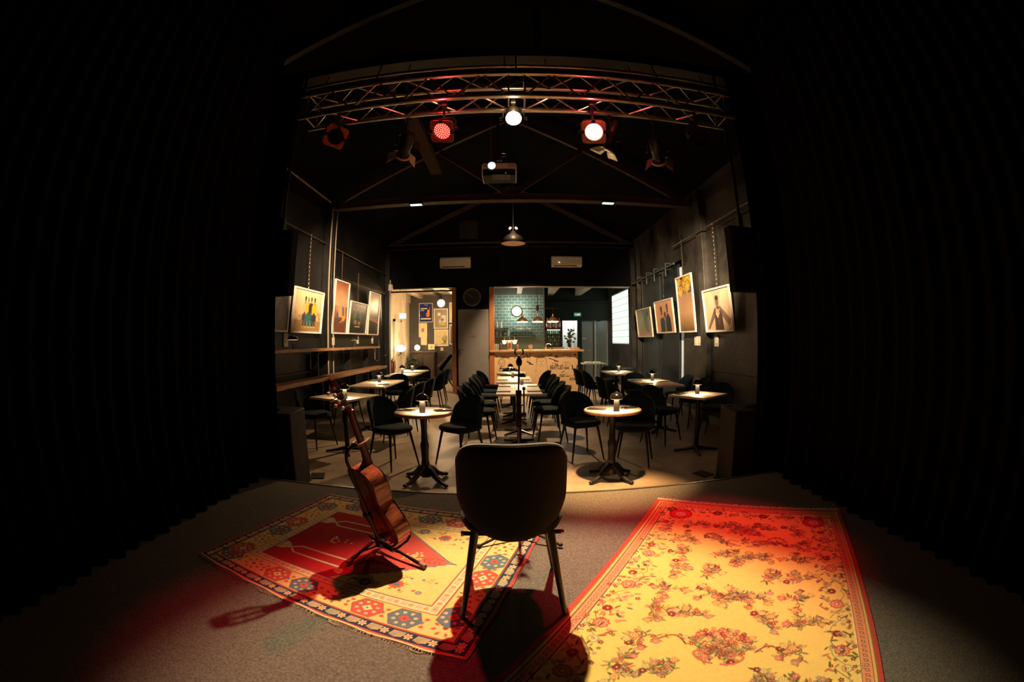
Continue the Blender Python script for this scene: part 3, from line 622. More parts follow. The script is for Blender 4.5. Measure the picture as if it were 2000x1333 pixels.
def make_rect(label, loc, rz, w, d, group, legs=2):
    t = empty('square_table' if abs(w-d) < .1 else 'long_table', loc, rz); tag(t, label, 'table', group)
    MB().box((0,0,TH-.014),(w,d,.028)).build('tabletop', TOP, t, bevel=.004)
    for y in ((0,) if legs == 1 else (-d*.28, d*.28)):
        p = MB().cyl((0,y,.02),(0,y,TH-.04),.032,n=16).build('pedestal', LEGM, t)
        MB().box((0,y,TH-.036),(.3,.3,.014)).build('top_plate', LEGM, t)
        for k in range(4):
            a = R(45+90*k) if legs == 1 else R(90*k+45); dd = Vector((math.cos(a),math.sin(a),0)); o_ = Vector((0,y,0))
            MB().tube([o_+dd*.02+Vector((0,0,.05)), o_+dd*.16+Vector((0,0,.028)), o_+dd*.30+Vector((0,0,.016))], [.03,.02,.014], 8).build('foot', LEGM, t)
    return t
GT = 'pale rectangular cafe tables'
make_rect('pale square table behind the guitar head, nearest of the left tables', (-2.20,5.42,0), R(-20), .66, .70, GT, 1)
make_rect('second left pale table, between the guitar and the wall shelves', (-2.32,7.28,0), 0, .64, 1.30, GT)
make_rect('third left pale table, its lamp beside the hall opening', (-2.36,9.34,0), 0, .64, .86, GT, 1)
make_rect('farthest left pale table, partly inside the hall opening', (-2.38,10.42,0), 0, .62, .76, GT, 1)
make_rect('pale middle table nearest the stage, behind the microphone stand', (.09,6.44,0), 0, .62, 1.34, GT)
make_rect('pale middle table second from the stage', (.03,8.10,0), 0, .62, 1.26, GT)
make_rect('pale middle table farthest from the stage, before the bar front', (-.02,9.68,0), 0, .62, .76, GT, 1)
make_rect('pale square table turned on its corner, nearest of the right tables', (2.38,5.22,0), R(32), .58, .58, GT, 1)
make_rect('second right pale table, beside the steel doors', (2.36,7.02,0), 0, .60, 1.28, GT)
make_rect('farthest right pale table, below the small greenish picture', (2.34,9.42,0), 0, .60, 1.10, GT)

# ------------------------------------------------------------------ mushroom lamps
def make_lamp(label):
    t = empty('table_lamp', (0,0,0)); tag(t, label, 'lamp', 'cordless mushroom lamps on the tables')
    MB().lathe([(.0,0),(.034,0),(.034,.004),(.031,.010),(.025,.122),(.0,.122)], n=24).build('stem', STEM, t, ang=40)
    MB().lathe([(.026,.126),(.060,.124),(.0655,.128),(.0655,.134),(.061,.155),(.050,.172),(.033,.185),(.015,.191),(.0,.192)], n=32).build('shade', DOME, t, ang=60)
    MB().lathe([(.030,.1225),(.058,.1225),(.058,.1255),(.030,.1255)], n=32).build('light_ring', LEDW, t)
    ld = bpy.data.lights.new('table_lamp_light','AREA'); ld.shape = 'DISK'; ld.size = .115; ld.energy = 5.5; ld.color = (1,.66,.34); lo = bpy.data.objects.new('table_lamp_light', ld); COL.objects.link(lo); lo.parent = t; lo.location = (0,0,.1215)
    for k in range(3):
        a = 2*PI*k/3; MB().ell((.012*math.cos(a),.012*math.sin(a),.191),(.006,.006,.005),8,6).build('stud', CHROME, t)
    return t
spots_ = [(-.89,4.24,'mushroom lamp on the left round table'), (1.02,4.20,'mushroom lamp on the right round table'),
 (-2.08,5.14,'mushroom lamp on the nearest left square table, right behind the guitar tuners'), (-2.32,7.40,'mushroom lamp on the second left table'),
 (-2.41,9.42,'mushroom lamp on the third left table'), (-2.42,10.45,'mushroom lamp on the farthest left table'),
 (.15,6.98,'mushroom lamp on the nearest middle table, half hidden by the microphone stand'), (.01,8.38,'mushroom lamp on the second middle table'), (-.04,9.82,'mushroom lamp on the farthest middle table'),
 (2.37,5.24,'mushroom lamp on the nearest right square table'), (2.39,7.22,'mushroom lamp on the second right table'), (2.37,9.58,'mushroom lamp on the farthest right table')]
L0 = None
for x, y, lb in spots_:
    if L0 is None: L0 = make_lamp(lb); L0.location = (x,y,TH)
    else: dup(L0, (x,y,TH), random.random(), lb)
# ------------------------------------------------------------------ place settings
NAP = mat('black_napkin', (.03,.028,.028), .8, var=.3, vscale=30)
def make_napkin(label):
    o = MB().box((0,0,.004),(.10,.19,.008)).build('napkin', NAP, bevel=.003); return tag(o, label, 'napkin', 'dark folded napkins on the tables')
def make_fork(label):
    t = empty('fork', (0,0,0)); tag(t, label, 'fork', 'forks on the round tables')
    MB().tube([(0,-.09,.003),(0,-.02,.004),(0,.035,.005)], [.0045,.003,.0025], 6).build('handle', CHROME, t)
    m = MB().box((0,.045,.004),(.018,.022,.002))
    for k in range(4): m.box((-.0075+k*.005,.07,.004),(.0022,.03,.002))
    m.build('tines', CHROME, t); return t
def make_knife(label):
    t = empty('knife', (0,0,0)); tag(t, label, 'knife', 'knives on the round tables')
    MB().tube([(0,-.095,.003),(0,0,.003)], [.005,.004], 6).build('handle', CHROME, t)
    MB().prism([(-.007,.001),(.007,.001),(.007,.003),(-.007,.003)], 0, .10).build('blade', CHROME, t); return t
N0 = F0 = K0 = None
sets = [(-1.09,4.36,R(70),'left','left round table'), (-.70,4.37,R(-65),'right','left round table'), (.85,4.36,R(65),'left','right round table'), (1.19,4.37,R(-60),'right','right round table')]
for x, y, a, sd, tb in sets:
    lbl = 'on the %s side of the %s' % (sd, tb)
    if N0 is None: N0 = make_napkin('black folded napkin '+lbl); N0.location = (x,y,TH); N0.rotation_euler = (0,0,a); F0 = make_fork('steel fork '+lbl); K0 = make_knife('steel knife '+lbl); F, K = F0, K0
    else: dup(N0, (x,y,TH), a, 'black folded napkin '+lbl); F = dup(F0, (0,0,0), a, 'steel fork '+lbl); K = dup(K0, (0,0,0), a, 'steel knife '+lbl)
    dx = Vector((math.cos(a),math.sin(a),0))
    F.location = Vector((x,y,TH+.008))+dx*.02; F.rotation_euler = (0,0,a); K.location = Vector((x,y,TH+.008))-dx*.02; K.rotation_euler = (0,0,a)
for x, y, a, lb in [(-.12,6.05,90,'left side of nearest middle table, nearer the stage'),(.30,6.05,90,'right side of nearest middle table, nearer the stage'),(-.12,6.75,90,'left side of nearest middle table, further back'),(.32,6.75,90,'right side of nearest middle table, further back'),
   (-.18,7.85,90,'left side of second middle table'),(.22,7.85,90,'right side of second middle table'),(2.18,5.33,122,'left corner of nearest right square table'),(2.15,6.75,90,'aisle side of second right table, nearer the stage'),(2.14,7.35,90,'aisle side of second right table, further back'),(2.52,7.0,90,'wall side of second right table'),
   (-2.12,7.0,90,'aisle side of second left table'),(-2.5,7.6,90,'wall side of second left table'),(2.2,9.2,90,'aisle side of farthest right table')]:
    dup(N0, (x,y,TH), R(a), 'dark napkin on '+lb)

# ------------------------------------------------------------------ the chair on the stage
t = empty('stage_chair', (-.01,1.86,ST+.010), R(2)); tag(t, 'dark velvet bucket chair standing on stage in the foreground, seen from behind', 'chair')
def sback(u, v):
    s_ = u*2-1; k = (1-abs(s_)**3.4)**(1/3.4) if abs(s_) < 1 else 0
    zc = .612; top = zc+.218*(k*.93+.07*k**.5); bot = zc-.225*(1-abs(s_)**2.7)**.5 if abs(s_) < 1 else zc
    z = bot+(top-bot)*v; f = (z-.4)/.42
    w = .235*(1.0 if z > .58 else 1-.10*((.58-z)/.2)**1.5)
    y = -.235+.20*(abs(s_)**2.2)-.035*f+.10*max(0,(.50-z)/.12)**2*.5
    return (w*s_, y, z)
shell(sback, 30, 18, lambda u, v: .046*(max(.06,1-abs(2*u-1)**9)**.5)*(max(.06,1-abs(2*v-1)**10)**.5)).build('backrest', VELS, t, ang=80)
pp = [sback(u, 1) for u in np.linspace(.02,.98,40)]
MB().tube([(x,y-.012,z-.004) for x,y,z in pp], .006, 8).build('piping', mat('grey_piping',(.20,.21,.22),.8,sheen=.5,var=.1), t)
s = MB(); n = 40; prof = [(0,.395),(.80,.395),(.95,.412),(1.0,.44),(.97,.466),(.86,.480),(.5,.486),(0,.486)]; vs = []; fs = []
for k, z in prof:
    for i in range(n):
        a = 2*PI*i/n; c, q = math.cos(a), math.sin(a); rr = k*.225*(1/(abs(c)**2.8+abs(q)**2.8))**(1/2.8); vs.append((max(rr,1e-4)*c, max(rr,1e-4)*q*1.02+.02, z))
for j in range(len(prof)-1):
    for i in range(n): fs.append((j*n+i,j*n+(i+1)%n,(j+1)*n+(i+1)%n,(j+1)*n+i))
s.add(vs, fs).build('seat', VELS, t, ang=80)
LW = mat('dark_chair_leg_wood', (.006,.004,.003), .35, var=.3, vscale=20, stretch=(8,8,1))
fr = MB().cyl((-.208,-.15,.405),(.208,-.15,.405),.010,n=10).cyl((-.18,.17,.395),(.18,.17,.395),.010,n=10).cyl((-.15,-.15,.40),(-.15,.17,.40),.012,n=10).cyl((.15,-.15,.40),(.15,.17,.40),.012,n=10).build('seat_frame', LEGM, t)
for s_ in (-1,1): MB().cyl((s_*.205,-.15,.405),(s_*.216,-.15,.405),.013,n=12).build('frame_cap', GOLD, fr)
for sx, y0, y1 in ((1,-.15,-.225),(-1,-.15,-.225),(1,.17,.25),(-1,.17,.25)):
    MB().cyl((sx*.155,y0,.43),(sx*.225,y1,0),.019,.011,n=14).build('leg', LW, t)

# ------------------------------------------------------------------ microphone stand
t = empty('microphone_stand', (.035,2.50,ST+.009)); tag(t, 'black microphone stand with forked clip, just in front of the stage chair', 'microphone stand')
MB().cyl((0,0,.05),(0,0,.78),.0078,n=14).build('lower_tube', mat('stand_tube_steel',(.20,.15,.13),.25,.9,var=.1), t)
MB().cyl((0,0,.72),(0,0,.80),.017,n=14).cyl((0,0,.80),(0,0,.90),.014,n=14).cyl((0,0,.90),(0,0,.93),.017,n=14).build('clutch', FIX, t)
MB().cyl((0,0,.92),(.004,0,1.085),.0055,n=12).build('upper_tube', mat('stand_tube_upper',(.30,.24,.2),.25,.9,var=.1), t)
MB().cyl((0,-.0,.845),(.032,-.01,.845),.005,n=8).cyl((.030,-.01,.79),(.030,-.01,.93),.0045,n=8).ell((.030,-.01,.94),(.010,.010,.012),10,8).ell((.030,-.01,.79),(.014,.012,.016),10,8).build('adjuster', FIX, t)
MB().lathe([(.0,1.065),(.012,1.07),(.017,1.085),(.017,1.10),(.010,1.115),(.0,1.12)], (.004,0,0), 16).build('swivel', FIX, t)
pts = [(.004+.024*math.sin(a), 0, 1.148-.024*math.cos(a)) for a in np.linspace(-2.35,2.35,18)]
MB().tube(pts, .0048, 8).cyl((.004,0,1.112),(.004,0,1.126),.006,n=10).build('clip', CHROME, t)
for k in range(3):
    a = R(90+120*k); d = Vector((math.cos(a),math.sin(a),0))
    l = MB().cyl(Vector((0,0,.085)), d*.27+Vector((0,0,.012)), .008, n=10).build('leg', FIX, t); MB().ell(d*.275+Vector((0,0,.012)), (.016,.016,.012), 10, 6).build('rubber_foot', FIX, l)

# ------------------------------------------------------------------ guitar on its stand
b_, l_ = R(48), R(18); n0 = Vector((math.cos(b_),math.sin(b_),0))
Nn = n0*math.cos(l_)+Vector((0,0,math.sin(l_))); Aa = -n0*math.sin(l_)+Vector((0,0,math.cos(l_))); Ww = Vector((math.sin(b_),-math.cos(b_),0))
# local x = across the body, y = out of the soundboard, z = up the neck
GM = Matrix((Ww, Nn, Aa)).transposed()
if GM.determinant() < 0: GM = Matrix((-Ww, Nn, Aa)).transposed()
GM = GM*.92; GP = Vector((-.66,2.15,.40)); g = empty('acoustic_guitar', GP, M=GM); tag(g, 'reddish classical guitar with pearl tuning pegs leaning in a black stand on the patterned rug', 'guitar')
cp = [(0,0),(.075,.004),(.135,.028),(.172,.075),(.183,.125),(.172,.185),(.143,.235),(.123,.275),(.120,.315),(.132,.36),(.140,.40),(.132,.443),(.098,.474),(.045,.486),(0,.487)]
def cr(p, n):
    out = []; P_ = [p[0]]+p+[p[-1]]
    for i in range(1, len(P_)-2):
        a, b, c, d = [np.array(P_[i+k]) for k in (-1,0,1,2)]
        for j in range(n):
            t_ = j/n; out.append(.5*((2*b)+(c-a)*t_+(2*a-5*b+4*c-d)*t_**2+(3*b-a-3*c+d)*t_**3))
    out.append(np.array(p[-1])); return out
half = cr(cp, 5); outl = [(float(x), float(z)) for x, z in half] + [(-float(x), float(z)) for x, z in half[-2:0:-1]]
ROSE = mat('rosewood_side_gloss', (.05,.008,.004), .2, col2=(.40,.11,.045), vscale=6, stretch=(.8,1,5), coat=.6)
BACKM = mat('rosewood_back_gloss', (.06,.010,.007), .3, col2=(.12,.02,.012), vscale=6, stretch=(6,1,1), coat=.5)
SPR = mat('spruce_top', (.60,.36,.16), .35, var=.12, vscale=8, stretch=(14,1,.4))
MB().prism(outl, -.0475, .0455).build('side', ROSE, g, ang=50)
MB().prism([(x*.995,.243+(z-.243)*.997) for x, z in outl], -.051, -.0476).build('back', BACKM, g, ang=50)
MB().prism([(x*.995,.243+(z-.243)*.997) for x, z in outl], .0456, .049).build('soundboard', SPR, g, ang=50)
for y in (-.0490,.0470): MB().tube([(x,y,z) for x, z in outl], .0026, 6, closed=True).build('binding', mat('dark_binding',(.015,.012,.01),.3,var=.1), g)
MB().tube([(.050*math.cos(a),.0495,.325+.050*math.sin(a)) for a in np.linspace(0,2*PI,32,endpoint=False)], .004, 6, closed=True).cyl((0,.0478,.325),(0,.0496,.325),.044,n=32).build('sound_hole', mat('sound_hole_black',(.008,.006,.005),.8,var=.1), g)
MB().box((0,.054,.125),(.19,.010,.028)).box((0,.060,.130),(.08,.004,.004)).build('bridge', mat('ebony',(.03,.018,.012),.3,var=.2), g)
NW = mat('mahogany_neck', (.14,.03,.012), .35, var=.25, vscale=8, stretch=(6,6,1), coat=.3)
def neck_sec(z, w, d): return [(w/2*math.cos(a), .046+d*math.sin(a) if math.sin(a) < 0 else .046, z) for a in np.linspace(0,2*PI,20,endpoint=False)]
m = MB(); secs = [(.470,.060,.085),(.490,.058,.070),(.515,.056,.034),(.56,.055,.026),(.70,.053,.024),(.80,.052,.022),(.812,.052,.022)]; vs = []; fs = []
for z, w, d in secs: vs += neck_sec(z, w, d)
for j in range(len(secs)-1):
    for i in range(20): fs.append((j*20+i,j*20+(i+1)%20,(j+1)*20+(i+1)%20,(j+1)*20+i))
fs += [tuple(range(19,-1,-1)), tuple(range(len(secs)*20-20,len(secs)*20))]
m.add(vs, fs).build('neck', NW, g, ang=60)
fm = MB().box((0,.0495,.625),(.054,.007,.37)); fm.k = 1
for k in range(1,19): zf = .805-.65*(1-2**(-k/12)); fm.box((0,.0530,zf),(.052,.0016,.0016))
fm.build('fretboard', [mat('ebony_board',(.03,.018,.012),.3,var=.2), CHROME], g)

MB().box((0,.052,.808),(.052,.010,.006)).build('nut', mat('bone_nut',(.75,.68,.55),.4,var=.1), g)
tilt = Matrix.Rotation(R(13), 3, 'X'); hp = Vector((0,.044,.812))      # headstock tips backwards
h = MB(); T_ = lambda q: hp + tilt @ Vector(q)
def hb(c, d): h.box(T_(c), d, M=tilt)
for sx in (-1,1): hb((sx*.031,-.009,.080),(.012,.018,.135))
hb((0,-.009,.080),(.016,.018,.135)); hb((0,-.009,.010),(.060,.018,.022)); hb((0,-.009,.160),(.074,.018,.040))
pl = [(-.037,.178),(.037,.178),(.034,.200),(.018,.198),(.009,.206),(-.009,.206),(-.018,.198),(-.034,.200)]
h.prism(pl, -.018, 0, M=tilt, c=hp).build('headstock', NW, g, bevel=.0015)
for sx in (-1,1):
    pm = MB().box(T_((sx*.0385,-.009,.085)),(.003,.012,.115),M=tilt).build('tuner_plate', CHROME, g)
    for k in range(3):
        z = .045+k*.040
        tn = MB().cyl(T_((sx*.038,-.009,z)),T_((sx*.044,-.009,z)),.0065,n=12).cyl(T_((sx*.042,-.006,z)),T_((sx*.042,-.036,z+.004)),.0030,n=8).cyl(T_((sx*.034,-.009,z)),T_((sx*.008,-.009,z)),.005,n=10).build('tuner', CHROME, g)
        MB().ell(T_((sx*.042,-.045,z+.005)),(.0065,.0115,.0105),14,10).build('peg_button', PEARL, tn)
for k in range(6):
    x = -.021+k*.0084; MB().tube([(x*1.35,.0615,.130),(x,.0575,.806),T_((x*.9,.001,.035+.04*(k%3)))], .0007, 4).build('string', CHROME, g)
# stand, built in the guitar's frame
stn = empty('guitar_stand', (GP.x,GP.y,GP.z), M=GM); tag(stn, 'black tubular guitar stand with padded yoke and cradle holding the classical guitar', 'guitar stand')
TB = mat('stand_black_tube', (.018,.016,.015), .3, .5, var=.15, vscale=20); RUB = mat('stand_rubber_pad', (.20,.13,.10), .5, var=.15, vscale=30)
inv = (Matrix.Translation(GP) @ GM.to_4x4()).inverted()
hub = Vector((-.79,2.26,ST+.085)); hl = inv @ hub
p0 = Vector((hl.x,-.10,hl.z))
MB().cyl(hl, Vector((0,-.095,.02)), .0135, n=14).cyl(Vector((0,-.095,.02)), Vector((0,-.088,.20)), .012, n=14).cyl(Vector((0,-.088,.20)),Vector((0,-.080,.52)),.0095,n=14).build('pole', TB, stn)
MB().cyl((0,-.089,.17),(0,-.087,.215),.020,n=14).cyl((-.05,-.088,.19),(0,-.088,.19),.007,n=10).ell((-.052,-.088,.19),(.012,.016,.016),12,8).build('clamp_knob', FIX, stn)
MB().tube([(0,-.080,.50),(-.004,-.080,.555),(-.004,-.070,.590),(-.002,-.050,.612),(0,-.020,.622),(0,.005,.622)], .0095, 10).build('neck_arm', TB, stn)
for sx in (-1,1): MB().tube([(0,.0,.622),(sx*.030,.002,.622),(sx*.040,.020,.622),(sx*.038,.060,.626),(sx*.030,.085,.632)], [.008,.009,.009,.009,.007], 10).build('yoke_pad', RUB, stn)
MB().cyl((-.13,-.093,-.005),(.13,-.093,-.005),.0085,n=12).build('cradle_bar', TB, stn)
for sx in (-1,1):
    MB().tube([(sx*.105,-.093,-.005),(sx*.105,-.085,-.020),(sx*.105,-.04,-.024),(sx*.105,.03,-.020),(sx*.103,.062,-.004),(sx*.095,.068,.022),(sx*.07,.064,.030),(sx*.06,.055,.012),(sx*.064,.03,-.012),(sx*.068,-.03,-.022),(sx*.075,-.085,-.018),(sx*.09,-.095,-.006)], .0075, 10).build('cradle_loop', TB, stn)
for k, (fx, fy) in enumerate(((-.470,2.065),(-.70,2.42),(-.90,2.02))):
    f_ = Vector((fx,fy,ST+.026)); e = inv @ f_; d = (e-hl)
    lg = MB().cyl(hl, hl+d, .010, n=12).cyl(hl+d*.72, hl+d*.93, .0125, n=12).build('leg', TB, stn)
    s2 = inv @ Vector((hub.x,hub.y,ST+.035)); MB().cyl(s2, hl+d*.55, .006, n=8).build('brace', TB, stn)
    MB().cyl(hl+d*.90, hl+d*1.0, .016, n=12).build('rubber_foot', RUB, lg)
MB().cyl(inv @ Vector((hub.x,hub.y,ST+.03)), hl, .016, n=14).build('hub', FIX, stn)
# ================================================================== RUGS
def bil(q):
    A_, B_, C_, D_ = [np.array(p+(0,), float) for p in q]
    return lambda U, V: ((1-U)*(1-V))[...,None]*A_ + (U*(1-V))[...,None]*B_ + (U*V)[...,None]*C_ + ((1-U)*V)[...,None]*D_
NAVY=(46,56,78); CREAM_=(222,196,146); YEL=(222,184,116); REDF=(172,40,44); COR=(196,84,70); BLUG=(96,112,124); BRN=(96,62,44); OLV=(112,104,58); PNK=(232,150,116)
# ---- left rug: x 0..1.73 along, y 0..1.41 across
Wd, Hg = 1.73, 1.41; c = Cv(Wd, Hg, .003, NAVY)
def border_run(fn, o, e):          # run along the four sides at inset o; e = motif step
    for sidx in range(4):
        L = (Wd if sidx % 2 == 0 else Hg)-2*o; n = max(1,round(L/e)); st_ = L/n
        for i in range(n+ (1 if sidx%2==0 else 0)):
            s_ = o+st_*(i+ (.5 if sidx%2 else 0)) 
            if sidx%2==0 and i==n and False: continue
            p, a = [((s_, o),0),((Wd-o, s_),PI/2),((Wd-s_, Hg-o),PI),((o, Hg-s_),-PI/2)][sidx]; fn(p[0], p[1], a, i)
def rp(x, y, a, pts): ca, sa = math.cos(a), math.sin(a); return [(x+u*ca-v*sa, y+u*sa+v*ca) for u, v in pts]
def flower(c, x, y, r, c1, c2, n=8, rot=0):
    for k in range(n): a = rot+2*PI*k/n; c.ell(x+r*.62*math.cos(a), y+r*.62*math.sin(a), r*.40, r*.24, c1, rot=a)
    c.ell(x, y, r*.42, r*.42, c2); c.ell(x, y, r*.2, r*.2, c1)
def leafmark(x, y, a, i):
    if i % 2 == 0:
        flower(c, x, y, .021, CREAM_, COR, 6, a)
    else:
        for k in range(-3,4): c.line(rp(x, y, a, [(k*.009,-.022+abs(k)*.003),(k*.009+.010,.020)]), .0045, CREAM_)
c.rect(0,Wd,0,.010,CREAM_); c.rect(0,Wd,Hg-.010,Hg,CREAM_); c.rect(0,.008,0,Hg,COR); c.rect(Wd-.008,Wd,0,Hg,COR)
for k, (o, col) in enumerate(((.012,COR),)): 
    for q in ((0,Wd,o,o+.006),(0,Wd,Hg-o-.006,Hg-o),(o,o+.006,0,Hg),(Wd-o-.006,Wd-o,0,Hg)): c.rect(*q, col)
border_run(leafmark, .052, .058)
def frame(o, w, col):
    for q in ((o,Wd-o,o,o+w),(o,Wd-o,Hg-o-w,Hg-o),(o,o+w,o,Hg-o),(Wd-o-w,Wd-o,o,Hg-o)): c.rect(*q, col)
frame(.084,.005,COR); frame(.089,.003,BRN); c.rect(.092,Wd-.092,.092,Hg-.092,YEL)
def medal(x, y, a, i):
    gcol, inner, m1 = ((BLUG,COR,CREAM_),(YEL,COR,COR),(COR,CREAM_,CREAM_))[i%3]
    hx, hy = .088, .066; pts = [(-hx,0),(-hx*.55,hy),(hx*.55,hy),(hx,0),(hx*.55,-hy),(-hx*.55,-hy)]
    if i%3 != 1: c.poly(rp(x,y,a,pts), gcol); c.line(rp(x,y,a,pts+[pts[0]]), .003, BRN)
    c.poly(rp(x,y,a,[(-.030,0),(0,.026),(.030,0),(0,-.026)]), CREAM_ if i%3 else COR); c.poly(rp(x,y,a,[(-.018,0),(0,.016),(.018,0),(0,-.016)]), inner); c.ell(x,y,.006,.006,BRN)
    for k in range(8):
        t_ = 2*PI*k/8+.4; px, py = x+.052*math.cos(t_), y+.047*math.sin(t_); c.ell(px,py,.011,.008,m1,rot=t_); c.ell(px+.008*math.cos(t_),py+.008*math.sin(t_),.005,.004,BLUG if i%3 != 0 else COR)
        c.line([(x+.03*math.cos(t_),y+.03*math.sin(t_)),(px,py)], .002, BRN)
border_run(medal, .165, .192)
def mid(x, y, a, i):      # twig between the medallions
    q = rp(x,y,a,[(.096,-.03),(.088,0),(.1,.03)]); c.line(q,.004,COR); c.ell(*q[0],.012,.009,COR); c.ell(*q[2],.012,.009,COR); c.ell(*q[1],.008,.008,BLUG)
border_run(mid, .165, .192)
frame(.238,.005,COR); frame(.243,.003,BRN); c.rect(.246,Wd-.246,.246,Hg-.246,CREAM_)
def small(x, y, a, i):
    if i%2: flower(c, x, y, .014, COR, YEL, 6)
    else:
        for k in range(-2,3): c.line(rp(x,y,a,[(k*.007,-.012),(k*.007+.006,.012)]), .003, BLUG)
border_run(small, .272, .040)
frame(.296,.004,COR); frame(.300,.005,BLUG)
F0x, F1x, F0y, F1y = .305, Wd-.305, .305, Hg-.305; cy = Hg/2
c.rect(F0x,F1x,F0y,F1y,YEL)
niche = [(F0x,F0y),(.86,F0y)]
zz = lambda x0,y0,x1,y1,n: [(x0+(x1-x0)*(k+(0.5 if False else 0))/n + (.010 if k%2 else 0), y0+(y1-y0)*k/n + (0 if k%2 else .006)) for k in range(n+1)]
e1 = zz(.88,F0y+.05,1.33,cy-.01,22); e2 = zz(.88,F1y-.05,1.33,cy+.01,22)
poly = [(F0x,F0y),(.82,F0y),(.86,F0y+.05)]+e1+[(1.38,cy)]+e2[::-1]+[(.86,F1y-.05),(.82,F1y),(F0x,F1y)]
c.poly(poly, REDF)
for k in range(30): x_ = .74+.022*k; sel = c.a[:, int(x_/.003):int((x_+.0222)/.003)]; mk = np.abs(sel-lin(REDF)).sum(-1) < 1e-6; sel[mk] = lin(REDF)*(1-k/29)+lin((206,98,84))*(k/29)
c.line(poly[2:-2], .009, BLUG); c.line([(.82,F0y),(.86,F0y+.05)],.007,BLUG); c.line([(.82,F1y),(.86,F1y-.05)],.007,BLUG)
c.rect(.70,1.40,cy-.15,cy+.15,COR,.0)
for sgn in (-1,1):            # paired column outlines
    yc = cy+sgn*.235
    q = [(.40,yc),(.455,yc+.045),(.80,yc+.045)]; q2 = [(.40,yc),(.455,yc-.045),(.80,yc-.045)]
    for qq in (q,q2): c.line(qq,.020,BLUG); c.line(qq,.012,CREAM_)
    cap = [(F0x+.002,yc-.055),(F0x+.045,yc-.05),(F0x+.085,yc-.02),(F0x+.11,yc),(F0x+.085,yc+.02),(F0x+.045,yc+.05),(F0x+.002,yc+.055)]
    c.poly(cap, CREAM_); c.line(cap+[cap[0]], .004, BLUG)
    for k in range(5): c.ell(F0x+.018,yc-.04+k*.02,.009,.007,COR)
    for k in range(3): c.line([(F0x+.035+k*.02,yc-.035+k*.008),(F0x+.05+k*.02,yc+.03-k*.008)],.0035,BRN)
for k in range(16): c.ell(.50+.012*k*rng.random()+.05, cy+.03*rng.standard_normal(), .009, .006, CREAM_, rot=rng.random()*3)
for k in range(6): c.line([(.47+.01*k,cy-.05+.02*k),(.50+.01*k,cy-.03+.012*k)],.0035,BRN)
for k in range(30): c.ell(1.13+.05*rng.standard_normal()*.6, cy+.03*rng.standard_normal(), .010, .006, YEL, rot=rng.random()*3)
for sgn in (-1,1):
    c.line([(1.17,cy),(1.24,cy+sgn*.03),(1.30,cy+sgn*.02)],.004,BRN)
    for k in range(4): c.line([(1.19+.03*k,cy),(1.205+.03*k,cy+sgn*.03)],.003,BRN)
    for k in range(14): c.ell(.80+.05*rng.random(), cy+sgn*(.34-.04*rng.random()), .012,.008,YEL,rot=rng.random()*3)
    ysp = F0y if sgn < 0 else F1y
    for fx_, fo, rr in ((1.02,.055,.036),(1.18,.105,.042),(1.32,.075,.018)): flower(c, fx_, ysp-sgn*fo, rr, COR if rr > .04 else BLUG, YEL if rr < .04 else BLUG, 10); c.ell(fx_, ysp-sgn*fo, rr*.3, rr*.3, BLUG if rr>.04 else COR)
    for k in range(34):
        x = .92+.46*rng.random(); y = ysp-sgn*(.02+.20*rng.random()*min(1,(x-.86)/.35)); kind = k%5
        if kind == 0: c.poly([(x-.012,y),(x,y+.010),(x+.012,y),(x,y-.010)], BLUG)
        elif kind == 1: c.line([(x-.02,y),(x,y+.012),(x+.012,y),(x+.022,y+.010)],.0028,BRN)
        elif kind == 2: flower(c,x,y,.011,COR,COR,5,rng.random())
        elif kind == 3:
            for j in range(4): c.line([(x+j*.006,y),(x+j*.006+.004,y+.02)],.002,BRN)
        else: c.line([(x,y),(x+.01,y-.02),(x+.02,y-.012)],.0026,OLV)
c.noise(.10,5); c.noise(.05,1)
quad = [(-1.82,1.785),(-.185,1.315),(.235,2.785),(-1.475,3.13)]
bf = bil(quad)
def pos(U, V):
    P = bf(U, V); n_ = (.004*np.sin(U*40)*(V < .01)); P[...,1] += n_; P[...,0] += .004*np.sin(V*33)*(U > .99); P[...,2] = ST+.009; return P
rug1 = c.surface('patterned_rug', pos, PILE, skirt=(0,0,-.0085)); tag(rug1, 'small woven rug with red field and patterned borders, under the guitar', 'rug')
def fringe(A_, B_, n, ln, parent, r=.0011):
    A_ = Vector((*A_,ST+.006)); B_ = Vector((*B_,ST+.006)); d = B_-A_; o_ = Vector((d.y,-d.x,0)).normalized(); m = MB()
    for i in range(n):
        p = A_+d*((i+random.random()*.6)/n); q = p+o_*ln*(.6+.5*random.random())+d.normalized()*ln*.5*(random.random()-.5); m.tube([p,(p+q)/2+Vector((0,0,.003)),q-Vector((0,0,.003))], r, 4)
    o = m.build('fringe', mat('rug_fringe',(.62,.50,.34),.9,var=.2,vscale=50), parent); o['kind'] = 'stuff'; return o
fringe(quad[1][:2], quad[0][:2], 240, -.020, rug1); fringe(quad[3][:2], quad[2][:2], 120, -.016, rug1)
m = MB()
for s_, k in ((.12,.03),(.22,.035),(.34,.03),(.62,.03),(.86,.035)):
    a = Vector(quad[0]).lerp(Vector(quad[1]), s_); a = Vector((a.x,a.y-.004,ST+.004)); m.tube([a, a+Vector((.0,-.015,.001)), a+Vector((k,-.03,.001)), a+Vector((k*1.8,-.028,0)), a+Vector((k*1.9,-.018,0))], .0018, 5)
for s_ in (.5,.62,.7):
    a = Vector(quad[3]).lerp(Vector(quad[2]), s_); a = Vector((a.x,a.y+.004,ST+.004)); m.tube([a, a+Vector((.03,.02,.002)), a+Vector((.07,.018,.0)), a+Vector((.10,.035,.0)), a+Vector((.11,.03,0))], .0016, 5)
o = m.build('loose_threads', MT['rug_fringe'], rug1); o['kind'] = 'stuff'
